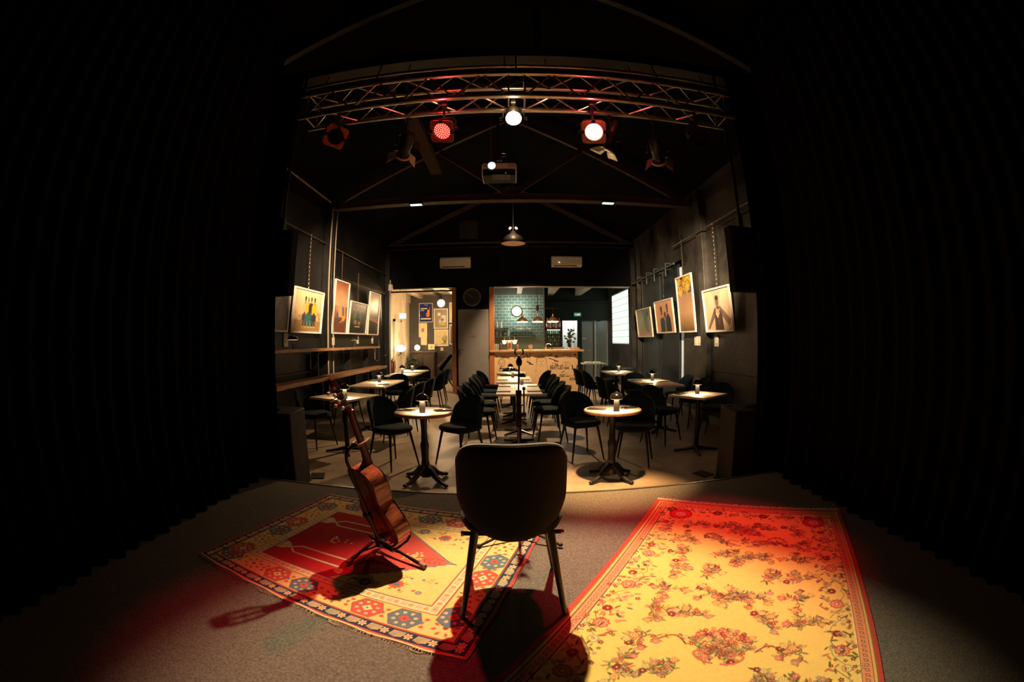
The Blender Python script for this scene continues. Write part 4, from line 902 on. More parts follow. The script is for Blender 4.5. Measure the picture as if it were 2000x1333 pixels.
# ---- right rug: x 0..1.46 across (0 = side by the chair), y 0..2.75 towards the camera
Wd, Hg = 1.46, 2.75; YF = (232,196,112); c = Cv(Wd, Hg, .0033, YF)
DK=(40,52,46); TEAL=(92,112,96); OL2=(132,118,54); RD2=(164,44,48); PK2=(226,146,116); CRM2=(240,206,140)
def frame(o, w, col):
    for q in ((o,Wd-o,o,o+w),(o,Wd-o,Hg-o-w,Hg-o),(o,o+w,o,Hg-o),(Wd-o-w,Wd-o,o,Hg-o)): c.rect(*q, col)
frame(0,.026,(188,74,66)); frame(.026,.006,OL2); frame(.032,.014,(230,178,110)); frame(.046,.004,(96,70,60)); frame(.050,.052,(228,150,112)); frame(.102,.004,(96,70,60)); frame(.106,.008,CRM2)
for L_, ver in ((Hg,1),(Wd,0)):
    n = int(L_/.034)
    for i in range(n):
        s_ = .06+i*(L_-.12)/n
        for o_ in (.076,(Wd if ver else Hg)-.076):
            x, y = (o_, s_) if ver else (s_, o_)
            c.ell(x,y,.011,.011,RD2 if i%2 else (150,60,50)); c.ell(x,y,.006,.006,CRM2); c.line([(x-.014,y-.014),(x+.014,y+.014)],.0026,(110,80,50))
def leaf(x, y, a, L_, col, out):
    w = L_*.32; ex, ey = x+L_*math.cos(a), y+L_*math.sin(a); mx, my = (x+ex)/2, (y+ey)/2
    c.ell(mx,my,L_/2,w/2,out,rot=a); c.ell(mx,my,L_/2-.0045,w/2-.0035,col,rot=a)
def blossom(x, y, r, col, out, n=7):
    a0 = rng.random()*6
    for k in range(n): a = a0+2*PI*k/n; c.ell(x+r*.6*math.cos(a),y+r*.6*math.sin(a),r*.42,r*.32,out,rot=a)
    for k in range(n): a = a0+2*PI*k/n; c.ell(x+r*.58*math.cos(a),y+r*.58*math.sin(a),r*.30,r*.20,col,rot=a)
    c.ell(x,y,r*.34,r*.34,out); c.ell(x,y,r*.22,r*.22,CRM2)
def spray(x, y, a, L_, mir=False, dense=1, seed=0):
    r_ = np.random.default_rng(seed)
    for br_ in range(5):
        aa = a+(br_-2)*.62+.2*r_.standard_normal(); px, py = x, y; n = 7; cu = .28*r_.standard_normal()
        for k in range(n):
            aa += cu; nx, ny = px+L_/n*math.cos(aa), py+L_/n*math.sin(aa); c.line([(px,py),(nx,ny)], .0034, (DK,TEAL,OL2,TEAL,DK)[br_])
            for sg in (-1,1):
                q = r_.random()
                if q < .62: leaf(nx,ny,aa+sg*(.9+.3*r_.random()),.024+.016*r_.random(),(YF,PK2,OL2,TEAL)[int(q*8)%4],(DK,TEAL,RD2,OL2)[int(q*97)%4])
                elif q < .78: blossom(nx+sg*.014*math.sin(aa),ny-sg*.014*math.cos(aa),.009+.005*r_.random(),(PK2,RD2)[int(q*50)%2],(RD2,TEAL)[int(q*31)%2],5)
            px, py = nx, ny
        blossom(px,py,.017+.006*r_.random(),(PK2,RD2,CRM2,PK2,YF)[br_],(RD2,DK,OL2,TEAL,RD2)[br_],7)
def both(fn, x, y, *a_, **k_):
    fn(x, y, *a_, **k_); 
def mirrored(x, y, a, L_, seed):
    spray(x, y, a, L_, seed=seed); spray(Wd-x, y, PI-a, L_, seed=seed)
# broad flower border
n = 20
for i in range(n):
    y = .16+i*(Hg-.3)/n
    for x, a in ((.185,0),(Wd-.185,PI)):
        blossom(x+.02*math.sin(i*2.1), y, .040 if i%3==0 else .026, (PK2,CRM2,RD2)[i%3], (RD2,TEAL,DK)[i%3], 9)
        for k in range(20):
            t_ = rng.random()*6.28; rr = .05+.045*rng.random(); px, py = x+rr*math.cos(t_), y+.06*rng.standard_normal()
            if rng.random() < .6: leaf(px,py,rng.random()*6.28,.026+.014*rng.random(),(OL2,YF,PK2)[k%3],(DK,TEAL,RD2)[k%3])
            else: blossom(px,py,.010+.005*rng.random(),(RD2,PK2)[k%2],(DK,TEAL)[k%2],5)
        c.line([(x+.05*math.sin(i*.9+j*.4), y+j*.02) for j in range(7)], .0036, (TEAL,DK)[i%2])
for i in range(11):
    x = .16+i*(Wd-.32)/10
    for y in (.165,Hg-.165):
        blossom(x,y,.038 if i%3==0 else .024,(RD2,PK2,CRM2)[i%3],(DK,RD2,TEAL)[i%3],9)
        for k in range(18):
            px, py = x+.05*rng.standard_normal(), y+.035*rng.standard_normal()
            if k%3: leaf(px,py,rng.random()*6.28,.026,(OL2,PK2)[k%2],(DK,TEAL)[k%2])
            else: blossom(px,py,.011,RD2,DK,5)
for x, y in ((.24,.24),(Wd-.24,.24)):
    blossom(x,y,.085,(214,60,60),RD2,14); blossom(x,y,.05,(226,180,160),(150,60,70),9)
# field sprays
sd = 5
for j, y in enumerate(np.arange(.40, Hg-.3, .21)):
    for x in ((.36,.56) if j%2 else (.40,.62)):
        sd += 1; mirrored(x, y, -PI/2+.9*math.sin(sd*1.7), .10, sd)
    if j%2 == 0: spray(Wd/2, y, PI/2, .10, seed=sd+50); spray(Wd/2, y, -PI/2, .10, seed=sd+51)
for yc in (.50, 1.60, 2.25):           # urn bouquets on the centre line
    for k in range(26):
        a = PI*k/26*1.0+PI*0; rr = .075+.02*math.sin(k*2.3); px, py = Wd/2+rr*1.25*math.cos(a), yc-.01-rr*.8*math.sin(a); blossom(px,py,.014,(RD2,PK2)[k%2],(DK,RD2,OL2)[k%3],6)
    for k in range(30): blossom(Wd/2+.05*rng.standard_normal(), yc-.035+.022*rng.standard_normal(), .012, (PK2,RD2,CRM2)[k%3], (RD2,DK)[k%2], 6)
    for k in range(14): leaf(Wd/2+.028*rng.standard_normal()*(1-k/16), yc+.03+.006*k, PI/2+rng.standard_normal()*.6, .03, (PK2,OL2)[k%2], (DK,RD2)[k%2])
    for sg in (-1,1):
        q = [(Wd/2+sg*(.02+.085*math.sin(t_)), yc+.125+.035*math.cos(t_*1.35)) for t_ in np.linspace(0,2.9,14)]; c.line(q,.011,RD2); c.line(q,.004,PK2)
        q = [(Wd/2+sg*(.15+.12*t_), yc+.06-.05*math.sin(t_*3)) for t_ in np.linspace(0,1,12)]; c.line(q,.008,DK); c.line(q,.004,RD2)
        for k in range(7): leaf(Wd/2+sg*(.15+.017*k), yc+.06-.05*math.sin(k/7*3), rng.random()*6, .024, (PK2,CRM2)[k%2], (RD2,DK)[k%2])
c.noise(.07,6); c.noise(.05,1)
dv = Vector((-.535,-.845)); q0 = Vector((1.09,3.035)); q1 = Vector((2.29,2.215)); L_ = 2.75
quad = [tuple(q0), tuple(q1), tuple(q1+dv*L_), tuple(q0+dv*L_)]; bf2 = bil(quad)
def pos2(U, V): P = bf2(U, V); P[...,2] = ST+.012; return P
rug2 = c.surface('floral_rug', pos2, PILE, skirt=(0,0,-.0115)); tag(rug2, 'large golden yellow floral carpet with red border on stage, right of the chair', 'rug')
fringe(quad[0], quad[1], 520, -.062, rug2, .0022)
# ================================================================== FRAMED PHOTOGRAPHS
def picture(cv, side, y0, y1, z0, z1, label, lean=.07, group='framed photographs on the side walls', fm=None, name='framed_photograph', xw=None):
    """hangs on the left (side -1) or right (+1) wall, tipped forward at the top; local x runs left to right as one faces the picture"""
    xw = (XL+.10 if side < 0 else XR-.13) if xw is None else xw
    w = abs(y1-y0); h = z1-z0; d = Vector((0,1,0)) if side < 0 else Vector((0,-1,0)); n = Vector((-side,0,0))
    a = math.atan2(lean, h); up = Vector((0,0,1))*math.cos(a)+n*math.sin(a); nn = n*math.cos(a)-Vector((0,0,1))*math.sin(a)
    M = Matrix((d, -nn, up)).transposed(); loc = Vector((xw, (y0+y1)/2, z0))
    return frame_on(cv, M, loc, w, h, label, group, fm or WFRAME, name)
def frame_on(cv, M, loc, w, h, label, group, fm, name, fw=.028, dp=.035, cat='picture'):
    r = empty(name, loc, M=M); tag(r, label, cat, group)
    f = MB().b2(-w/2,w/2,-dp,0,0,fw).b2(-w/2,w/2,-dp,0,h-fw,h).b2(-w/2,-w/2+fw,-dp,0,fw,h-fw).b2(w/2-fw,w/2,-dp,0,fw,h-fw).b2(-w/2+.004,w/2-.004,-.008,0,.004,h-.004)
    f.build('frame', fm, r, smooth=False, bevel=.002)
    iw, ih = w-2*fw, h-2*fw
    def pos(U, V): P = np.zeros(U.shape+(3,)); P[...,0] = -iw/2+iw*U; P[...,1] = -.012; P[...,2] = fw+ih*(V); return P
    cv.surface('print', pos, PRINT if cat == 'picture' else PAPER, r); return r
def cvp(w, h, res, c0, c1): c_ = Cv(w, h, res, c0); c_.grad(c1, c0); return c_      # c0 at the top, c1 at the bottom
SK=(120,72,48); SKD=(84,50,36)
def person(c, x, y, h, top, legs, hat=None, skin=SK):      # small standing or sitting figure
    c.poly([(x-.16*h,y+.40*h),(x+.16*h,y+.40*h),(x+.19*h,y+.68*h),(x+.12*h,y+.79*h),(x-.12*h,y+.79*h),(x-.19*h,y+.68*h)], top); c.poly([(x-.17*h,y+.42*h),(x+.17*h,y+.42*h),(x+.19*h,y+.22*h),(x-.19*h,y+.22*h)], legs)
    c.poly([(x-.10*h,y+.42*h),(x+.10*h,y+.42*h),(x+.13*h,y+.70*h),(x+.08*h,y+.80*h),(x-.08*h,y+.80*h),(x-.13*h,y+.70*h)], top)
    c.line([(x-.12*h,y+.72*h),(x-.15*h,y+.52*h),(x-.04*h,y+.42*h)], .055*h, top); c.line([(x+.12*h,y+.72*h),(x+.15*h,y+.52*h),(x+.04*h,y+.42*h)], .055*h, top)
    c.line([(x-.05*h,y+.42*h),(x-.08*h,y+.05*h)], .10*h, legs); c.line([(x+.05*h,y+.42*h),(x+.08*h,y+.05*h)], .10*h, legs)
    c.ell(x-.08*h,y+.02*h,.05*h,.025*h,(200,170,130)); c.ell(x+.08*h,y+.02*h,.05*h,.025*h,(200,170,130)); c.ell(x,y+.47*h,.035*h,.03*h,skin)
    c.line([(x,y+.78*h),(x,y+.86*h)], .05*h, skin); c.ell(x,y+.90*h,.055*h,.075*h,skin); c.ell(x,y+.945*h,.058*h,.045*h,hat or (30,24,22))
    c.ell(x-.02*h,y+.905*h,.010*h,.007*h,(30,20,18)); c.ell(x+.02*h,y+.905*h,.010*h,.007*h,(30,20,18)); c.line([(x-.015*h,y+.87*h),(x+.015*h,y+.87*h)],.008*h,(90,30,30))
# left wall
c = cvp(.50,.72,.008,(150,140,128),(96,90,84))
for k in range(26): x = .5*rng.random(); c.line([(x,.0),(x+.1*rng.standard_normal(),.35),(x+.12*rng.standard_normal(),.72)], .008, (70,66,62), .6)
c.poly([(.0,.72),(.0,.25),(.18,.35),(.32,.6),(.36,.72)], (170,162,150), .6); c.noise(.2,2)
picture(c, -1, 5.45, 6.14, 1.62, 2.30, 'framed grey photograph of wrinkled stone, half behind the left drape')
c = cvp(1.15,.73,.007,(236,196,150),(186,146,92))
c.rect(0,1.15,0,.20,(150,112,62)); 
for k in range(40): c.ell(1.15*rng.random(), .12+.25*rng.random(), .05, .035, (120,104,66), .35)
for x, tp, lg, ht, sk in ((.44,(214,160,122),(70,50,60),None,SKD),(.56,(226,160,20),(30,92,92),(150,130,40),SK),(.68,(40,38,40),(28,90,90),None,SK),(.82,(222,164,24),(34,40,44),None,SKD)): person(c, x, .07, .56, tp, lg, ht, sk)
c.noise(.08,2); picture(c, -1, 6.27, 7.44, 1.615, 2.36, 'framed photograph of four people in yellow and dark tops, above the wall shelf')
c = cvp(.78,1.04,.008,(170,84,50),(120,60,40)); c.grad((226,176,130),(160,80,50),.55,1.04); c.rect(0,.78,0,.30,(96,48,34)); c.ell(.39,.62,.36,.30,(216,150,96),.7,soft=.1)
c.ell(.50,.62,.085,.11,(190,140,90)); c.ell(.50,.66,.09,.09,(210,170,110),.7); c.poly([(.22,.34),(.36,.55),(.62,.52),(.70,.32),(.60,.22),(.30,.20)],(224,162,30)); c.poly([(.18,.36),(.26,.44),(.30,.30),(.22,.26)],(30,50,150)); c.poly([(.44,.54),(.58,.53),(.60,.36),(.50,.34)],(40,60,160))
c.ell(.34,.26,.16,.05,SKD,rot=.2); c.ell(.54,.20,.07,.05,SK); c.ell(.38,.06,.34,.14,(110,56,40)); c.noise(.08,2)
picture(c, -1, 7.98, 8.78, 1.625, 2.70, 'tall framed photograph of one seated figure in yellow and blue, leaning away from the wall')
c = cvp(1.12,.70,.007,(50,40,36),(20,18,20)); c.rect(0,1.12,0,.7,(34,28,26))
for k in range(70): c.ell(1.12*rng.random(), .2+.5*rng.random(), .05, .015, (84,62,44), .35, rot=rng.random()*3)
for x, tp, yy in ((.24,(50,44,40),.22),(.80,(60,50,40),.22),(.38,(30,130,90),.20),(.64,(24,120,84),.20),(.51,(36,30,30),.24)):
    c.poly([(x-.11,yy),(x-.10,yy+.20),(x-.04,yy+.27),(x+.04,yy+.27),(x+.10,yy+.20),(x+.11,yy)],tp); c.ell(x,yy+.33,.038,.05,(150,96,66)); c.ell(x,yy+.37,.042,.03,(28,20,18))
for x, y in ((.40,.28),(.62,.26)): c.ell(x,y,.06,.075,(190,120,84)); c.ell(x,y+.05,.06,.04,(50,30,24))
c.rect(.36,.70,.14,.165,(200,170,140)); c.noise(.15,2)
picture(c, -1, 8.86, 10.05, 1.63, 2.35, 'framed dark photograph of a group in green tops, between two tall pictures')
c = cvp(.85,1.04,.008,(214,160,110),(30,26,30)); c.grad((60,50,54),(190,150,112),.62,1.04); c.rect(0,.85,.40,.64,(66,50,46)); c.grad((26,22,24),(40,34,36),0,.36); c.poly([(0,.36),(.85,.28),(.85,.33),(0,.44)],(196,110,70)); c.ell(.42,.52,.03,.08,(30,24,26)); c.rect(.405,.435,.44,.54,(150,60,50)); c.noise(.1,2)
picture(c, -1, 10.18, 11.05, 1.63, 2.69, 'tall framed photograph of a road at dusk, furthest along the left wall')
# right wall: nearest first
c = cvp(1.02,.70,.006,(226,196,164),(190,150,116)); c.rect(0,1.02,0,.7,(214,178,142),.5); c.poly([(.30,.70),(.47,.36),(.58,.36),(.70,.70)],(176,146,120),.55); c.line([(.44,.70),(.40,.0)],.02,(150,120,96),.6)
c.poly([(.06,.04),(.40,.40),(.47,.30),(.12,.02)],(104,86,74)); c.poly([(.98,.16),(.60,.42),(.55,.32),(.90,.06)],(120,98,82)); c.poly([(.36,.0),(.38,.34),(.48,.40),(.58,.40),(.66,.28),(.70,.0)],(66,44,38)); c.poly([(.42,.28),(.50,.20),(.60,.38),(.52,.34)],(210,180,150))
c.ell(.51,.48,.066,.092,(126,94,74)); c.ell(.51,.55,.068,.045,(46,38,36)); c.line([(.51,.47),(.505,.445)],.008,(90,64,50)); c.ell(.487,.47,.011,.007,(30,22,20)); c.ell(.532,.47,.011,.007,(30,22,20)); c.line([(.49,.425),(.53,.425)],.008,(80,40,36)); c.ell(.47,.33,.05,.04,(200,166,136),rot=.8); c.ell(.53,.30,.05,.035,(190,150,120),rot=-.6)
for k in range(4): c.line([(.47+.012*k,.36),(.455+.014*k,.30)],.006,(150,110,84))
for k in range(3): c.ell(.53,.12+.05*k,.008,.008,(190,160,120))
c.rect(.10,.13,.42,.58,(150,124,104),.5); c.noise(.06,2)
picture(c, 1, 7.02, 6.0, 1.57, 2.29, 'framed sepia photograph of a person in dark jacket with arms spread, by the right drape')
c = cvp(.80,1.04,.007,(46,38,24),(120,90,50)); c.grad((196,150,104),(170,120,70),.30,.72); c.grad((90,64,36),(196,150,104),0,.36)
c.rect(0,.80,.74,1.04,(40,34,22))
for q in range(26):
    X_ = .80*rng.random(); Y_ = .74+.28*rng.random()
    for k in range(16): c.ell(X_+.05*rng.standard_normal(),Y_+.04*rng.standard_normal(),.020,.015,((236,176,24),(214,150,16),(240,196,60))[k%3],.95,rot=rng.random()*3)
for k in range(90): y = .03+.50*rng.random(); x = .15+.6*rng.random(); c.ell(x,y,.008,.035,(200,140,30),.5,rot=rng.standard_normal()*.4)
c.noise(.08,2); picture(c, 1, 8.30, 7.48, 1.585, 2.68, 'tall framed photograph of yellow foliage with bright glare, beside the steel doors')
c = cvp(1.08,.68,.007,(228,164,112),(220,150,96))
for x, h, tp in ((.38,.54,(20,64,56)),(.58,.40,(34,36,40)),(.74,.58,(30,34,40))):
    c.poly([(x-.13,.0),(x-.12,h*.52),(x-.04,h*.66),(x+.05,h*.66),(x+.14,h*.5),(x+.17,.0)],tp); c.ell(x-.01,h*.84,.055,.085,(92,56,48)); c.ell(x-.01,h*.96,.062,.06,(50,34,48)); c.ell(x-.045,h*.82,.012,.02,(206,140,100))
    c.line([(x-.02,h*.66),(x-.01,h*.74)],.04,(92,56,48))
c.poly([(.30,.34),(.44,.40),(.44,.33),(.34,.30)],(216,166,30)); c.poly([(.52,0),(.53,.30),(.60,.32),(.60,0)],(150,110,84)); c.noise(.06,2)
picture(c, 1, 9.74, 8.55, 1.595, 2.32, 'framed photograph of three dark-haired people on an orange ground, in front of the steel doors')
c = cvp(1.12,.68,.008,(120,128,96),(200,160,120)); c.grad((196,160,124),(150,150,120),0,.4); c.ell(.75,.35,.16,.28,(50,128,110),.8,rot=.4); c.ell(.85,.30,.08,.16,(206,140,40),.6); c.ell(.86,.56,.08,.06,(70,52,42)); c.ell(.30,.45,.30,.3,(180,206,170),.5,soft=.2); c.noise(.08,2)
picture(c, 1, 11.30, 10.05, 1.52, 2.24, 'small-looking framed greenish photograph, farthest picture on the right wall')
# chains
CH_M = mat('chain_steel',(.18,.14,.10),.35,.9,var=.2)
def chain(x, y, z0, z1, label):
    m = MB(); z = z0; k = 0
    while z < z1:
        a = [(x+.011*math.cos(t_)*(k%2), y+.011*math.cos(t_)*(1-k%2), z+.021+.021*math.sin(t_)) for t_ in np.linspace(0,2*PI,8,endpoint=False)]; m.tube(a, .0035, 4, closed=True); z += .036; k += 1
    tag(m.build('picture_chain', CH_M), label, 'chain', 'chains that hang the framed photographs')
for x, y, z0, z1, lb in ((-3.45,6.85,2.36,3.3,'chain above the photograph of four people'),(-3.45,8.38,2.70,3.3,'chain above the tall photograph of the seated figure'),(-3.45,9.4,2.36,3.0,'chain above the dark group photograph'),
    (3.30,6.45,2.28,3.36,'chain above the sepia portrait with spread arms'),(3.30,9.1,2.31,3.02,'chain above the three people on orange'),(3.30,7.9,2.67,3.36,'chain above the yellow foliage photograph'),(3.30,10.7,2.23,3.02,'chain above the farthest greenish photograph on the right wall')): chain(x,y,z0,z1,lb)
tag(MB().tube([(-3.52,5.0,3.34),(-3.52,11.9,3.34)], .012, 8).build('picture_rail', mat('rail_dark_bronze',(.14,.10,.07),.35,.8,var=.2)), 'thin picture rail running high along the left wall', 'rail')
tag(MB().tube([(-3.50,4.2,4.18),(-3.50,7.7,4.18)], .016, 8).build('conduit', mat('conduit_tan',(.40,.27,.16),.5,.3,var=.1)), 'thin pale conduit under the roof on the left wall', 'pipe')
tag(MB().tube([(3.31,5.0,3.36),(3.31,8.4,3.36)], .012, 8).build('picture_rail', MT['rail_dark_bronze']), 'thin picture rail running high along the right wall', 'rail')
for x, y, lb, r_ in ((-3.44,7.70,'thin grey pipe standing against the left wall pilaster',.014),(-3.44,7.95,'second thin pipe beside the left wall pilaster',.012),(-3.42,12.0,'pale vertical pipe in the left far corner by the hall opening',.022)):
    tag(MB().tube([(x,y,.0),(x,y,4.05 if y < 10 else 3.2)], r_, 10).build('wall_pipe', mat('pale_pipe',(.34,.28,.21),.4,.3,var=.1)), lb, 'pipe')
# switches and cards below the pictures
SW = mat('switch_plate',(.66,.58,.46),.5,var=.05)
for sd, y, z, w, h, lb in ((-1,6.28,1.50,.14,.22,'white plate behind the near shelf lamp, left wall'),(-1,8.30,1.50,.10,.20,'white caption card under the tall seated-figure picture'),(-1,9.78,1.51,.11,.19,'white caption card under the dark group picture'),(-1,10.9,1.51,.11,.19,'white caption card under the dusk road picture'),
    (1,7.74,1.42,.13,.17,'left one of the paired cream switch plates under the foliage picture'),(1,7.58,1.42,.13,.17,'right one of the paired cream switch plates under the foliage picture'),(1,6.83,1.42,.14,.19,'single cream plate under the sepia portrait'),(1,11.60,1.42,.11,.36,'tall cream box on the right wall near the corner')):
    x = XL+.012 if sd < 0 else XR-.04
    if abs(y-6.83) < .01: x = XR-.045
    o = MB().box((0,0,0),(.016,w,h)).box((-.010*sd,0,0),(.008,w*.5,h*.5)).build('wall_plate', SW, bevel=.003); o.location = (x,y,z); tag(o, lb, 'wall plate')
# radiator-like bracket and small box near the corner
o = MB().tube([(-3.50,11.55,1.95),(-3.44,11.55,1.95),(-3.44,11.75,1.9),(-3.44,11.75,1.1),(-3.48,11.55,1.08)],.012,8).build('hose_bracket', FIX); tag(o, 'dark bent bracket on the left wall by the far corner', 'bracket')
o = MB().box((-3.40,11.98,2.98),(.10,.12,.18)).box((-3.345,11.98,2.94),(.012,.07,.05)).build('alarm_box', SW, bevel=.004); tag(o, 'small pale alarm box high in the left far corner', 'alarm')
MB().ell((-3.335,11.95,2.93),(.012,.012,.012),8,6).build('alarm_light', mat('red_alarm_light',(1,.1,.1),.4,emit=4,ecol=(1,.08,.06)), o)
# shelves on the left wall
def shelf(z, y0, y1, dp, label, th=.045):
    t = empty('wall_shelf', (XL+.02,(y0+y1)/2,z)); tag(t, label, 'shelf'); L_ = (y1-y0)/2
    n = 34; pts = [(.12,-L_),(.12,L_)] + [(.12+dp*(.96+.04*math.sin(k*.8)+.02*math.sin(k*2.1)), L_-2*L_*k/n) for k in range(n+1)]
    m = MB(); N = len(pts); vs = [(x,y,-th) for x, y in pts]+[(x,y,0) for x, y in pts]; m.add(vs, [(i,(i+1)%N,N+(i+1)%N,N+i) for i in range(N)]+[tuple(range(N-1,-1,-1)),tuple(range(N,2*N))]).build('plank', WOODY, t, bevel=.005)
    for y in (-L_*.85,-L_*.2,L_*.45,L_*.93):
        MB().b2(.0,dp*.8,y-.02,y+.02,-th-.03,-th).b2(.0,.14,y-.02,y+.02,-min(.8,z-.02) if z < 1 else -.5,-th).build('bracket', LEGM, t)
    return t
shelf(1.35, 5.2, 10.3, .28, 'upper oiled wood bar shelf along the left wall with two small lamps')
shelf(.86, 5.2, 10.75, .32, 'lower rough-edged wooden bench board along the left wall', .06)
o = MB().tube([(-3.30,10.2,1.31),(-3.30,10.2,1.05),(-3.24,10.2,1.0),(-3.24,10.35,1.0),(-3.24,10.35,1.5)],.012,8).build('rail_hook', CHROME); tag(o,'bent metal rail at the far end of the upper shelf','rail')
def shelf_lamp(y, label):
    t = empty('shelf_lamp', (-3.36,y,1.35)); tag(t, label, 'lamp', 'small lamps on the wall shelf')
    MB().lathe([(.0,0),(.05,0),(.05,.008),(.012,.012),(.010,.15),(.0,.15)], n=20).build('stand', STEM, t)
    MB().lathe([(.03,.15),(.088,.148),(.092,.154),(.085,.178),(.06,.20),(.03,.212),(.0,.214)], n=28).build('shade', DOME, t, ang=60)
    MB().lathe([(.012,.146),(.078,.146),(.078,.149),(.012,.149)], n=28).build('light_ring', LEDW, t)
shelf_lamp(6.12, 'small domed lamp at the near end of upper wall shelf'); shelf_lamp(8.95, 'small domed lamp further along the upper wall shelf')
# small flood lights on the second beam
FL = mat('flood_panel_lit',(.9,1,.9),.4,emit=1.6,ecol=(.75,1.0,.72))
for x, lb in ((-1.75,'left'),(1.80,'right')):
    t = empty('flood_light', (x,7.72,3.99)); tag(t, 'small rectangular light on the underside of the second beam, '+lb+' one', 'light')
    MB().box((0,0,.02),(.26,.14,.05)).build('housing', FIX, t, bevel=.005); MB().box((0,-.012,-.008),(.21,.10,.006)).build('panel', FL, t)
# pendant dome in the room
t = empty('dome_pendant', (.05,10.0,3.70)); tag(t, 'large dark dome pendant lamp hanging unlit above the middle tables', 'pendant lamp')
MB().lathe([(.285,0),(.288,.006),(.25,.10),(.17,.19),(.08,.235),(.05,.30),(.0,.31),(.0,.30),(.045,.29),(.075,.225),(.165,.18),(.245,.095),(.28,.0)], n=40).build('shade', mat('dome_outside_black',(.02,.018,.016),.5,var=.1), t, ang=60)
MB().lathe([(.0,.012),(.279,.004),(.279,.010),(.0,.018)], n=40).build('diffuser', mat('dome_diffuser',(.62,.36,.20),.6,emit=.10,ecol=(.9,.42,.2),var=.05), t)
MB().cyl((0,0,.30),(0,0,1.6),.012,n=10).build('rod', FIX, t)
for s_ in (-1,1): MB().cyl((s_*.06,-.02,.385),(s_*.085,-.05,.345),.028,n=14).build('small_spot', mat('small_spot_white',(.75,.7,.6),.4,emit=.35,ecol=(1,.85,.65)), t)
# air conditioners, clock, gable vent
def ac(x, label, led=False):
    t = empty('air_conditioner', (x,YB-.005,3.50)); tag(t, label, 'air conditioner', 'white wall air conditioners')
    MB().prism([(0,.0),(0,.29),(-.20,.29),(-.235,.25),(-.225,.05),(-.16,.0)], -.425, .425, M=Matrix.Rotation(R(90),3,'Z')).build('case', WHITE, t, bevel=.006)
    MB().b2(-.37,.27,-.205,-.17,.012,.032).build('air_slot', mat('ac_slot',(.05,.04,.035),.5,var=.1), t)
    MB().b2(-.07,.07,-.238,-.234,.20,.208).build('badge', mat('ac_badge',(.3,.26,.22),.4,var=.1), t)
    if led: MB().box((-.22,-.240,.11),(.05,.004,.018),M=Matrix.Rotation(R(30),3,'Y')).build('display', mat('ac_display',(.8,1,1),.4,emit=1.2,ecol=(.75,.9,1)), t)
o = ac(-1.56, 'white split air conditioner high on the gable wall, above the grey door'); ac(1.54, 'white split air conditioner high on the gable wall, above the bar opening', True)
t = empty('wall_clock', (-1.10,YB-.004,2.68)); tag(t, 'round black wall clock with pale rim above the grey door', 'clock')
MY = Matrix.Rotation(R(90),3,'X')
hm = mat('clock_marks',(.5,.4,.28),.4,var=.1)
m = MB().lathe([(.0,0),(.235,0),(.235,.02),(.0,.022)], M=MY, n=40); m.k = 1
for k in range(12): a = k*PI/6; m.box((.195*math.sin(a),-.0215,.195*math.cos(a)),(.008,.004,.03),M=Matrix.Rotation(a,3,'Y'))
m.build('face', [mat('clock_face_black',(.012,.010,.010),.3,var=.1), hm], t)
MB().lathe([(.228,0),(.246,0),(.246,.03),(.238,.036),(.228,.03)], M=MY, n=40).build('rim', mat('clock_rim',(.55,.42,.30),.3,.8,var=.05), t)
for nm_, a, L_, w in (('minute_hand',R(-55),.17,.008),('hour_hand',R(-50),.10,.012)): MB().prism([(-w/2,-.02),(w/2,-.02),(w/3,L_),(-w/3,L_)], -.030, -.026, M=Matrix.Rotation(a,3,'Y')).build(nm_, hm, t)
o = MB(); o.b2(-1.47,-1.43,YB-.03,YB,4.36,4.90).b2(-.98,-.94,YB-.03,YB,4.36,4.90).b2(-1.47,-.94,YB-.03,YB,4.86,4.90).b2(-1.43,-.98,YB-.01,YB,4.36,4.86)
tag(o.build('gable_hatch', mat('hatch_brown',(.012,.009,.007),.6,var=.2), bevel=.003), 'small dark framed hatch high in the gable above the second beam', 'hatch')

# ================================================================== THE BAR
bar = empty('bar_counter', (.66,12.5,0)); tag(bar, 'bar counter with a pale front covered in black drawings and lettering', 'bar counter')
BW, BH = 2.32, 1.13; c = Cv(BW, BH, .005, (230,194,146)); INK=(40,30,26); GI=(128,92,64)
def sk(pts, w=.006, col=INK, al=1): c.line(pts, w*1.45, col, al)
def circ(x, y, rx, ry, a0=0, a1=6.3, w=.006, col=INK, al=1): c.line([(x+rx*math.cos(t_), y+ry*math.sin(t_)) for t_ in np.linspace(a0,a1,18)], w, col, al)
def sface(x, y, s_, col, hair=True, w=.005):
    circ(x,y,.09*s_,.12*s_,PI,2*PI,w,col); circ(x-.035*s_,y+.01*s_,.016*s_,.008*s_,0,6.3,w,col); circ(x+.035*s_,y+.01*s_,.016*s_,.008*s_,0,6.3,w,col); sk([(x,y),(x-.012*s_,y-.04*s_),(x+.01*s_,y-.045*s_)],w,col); sk([(x-.03*s_,y-.075*s_),(x,y-.068*s_),(x+.03*s_,y-.075*s_)],w*1.3,col)
    if hair:
        for k in range(16): a = PI*k/15; sk([(x+.09*s_*math.cos(a),y+.02+.10*s_*math.sin(a)),(x+.12*s_*math.cos(a+.2),y+.01+.14*s_*math.sin(a+.2))],w,col)
sface(.20,.82,.9,INK); circ(.20,.82,.07,.09); sk([(.14,.68),(.27,.67)],.02); sk([(.17,.72),(.15,.60)],.014); sk([(.05,1.02),(.10,.98)],.014); sk([(.18,1.0),(.30,1.02)],.010)
for k in range(28): x = .35+.4*rng.random(); y = .72+.3*rng.random(); sk([(x,y),(x+.06*rng.standard_normal(),y+.05*rng.standard_normal())],.0045,GI)
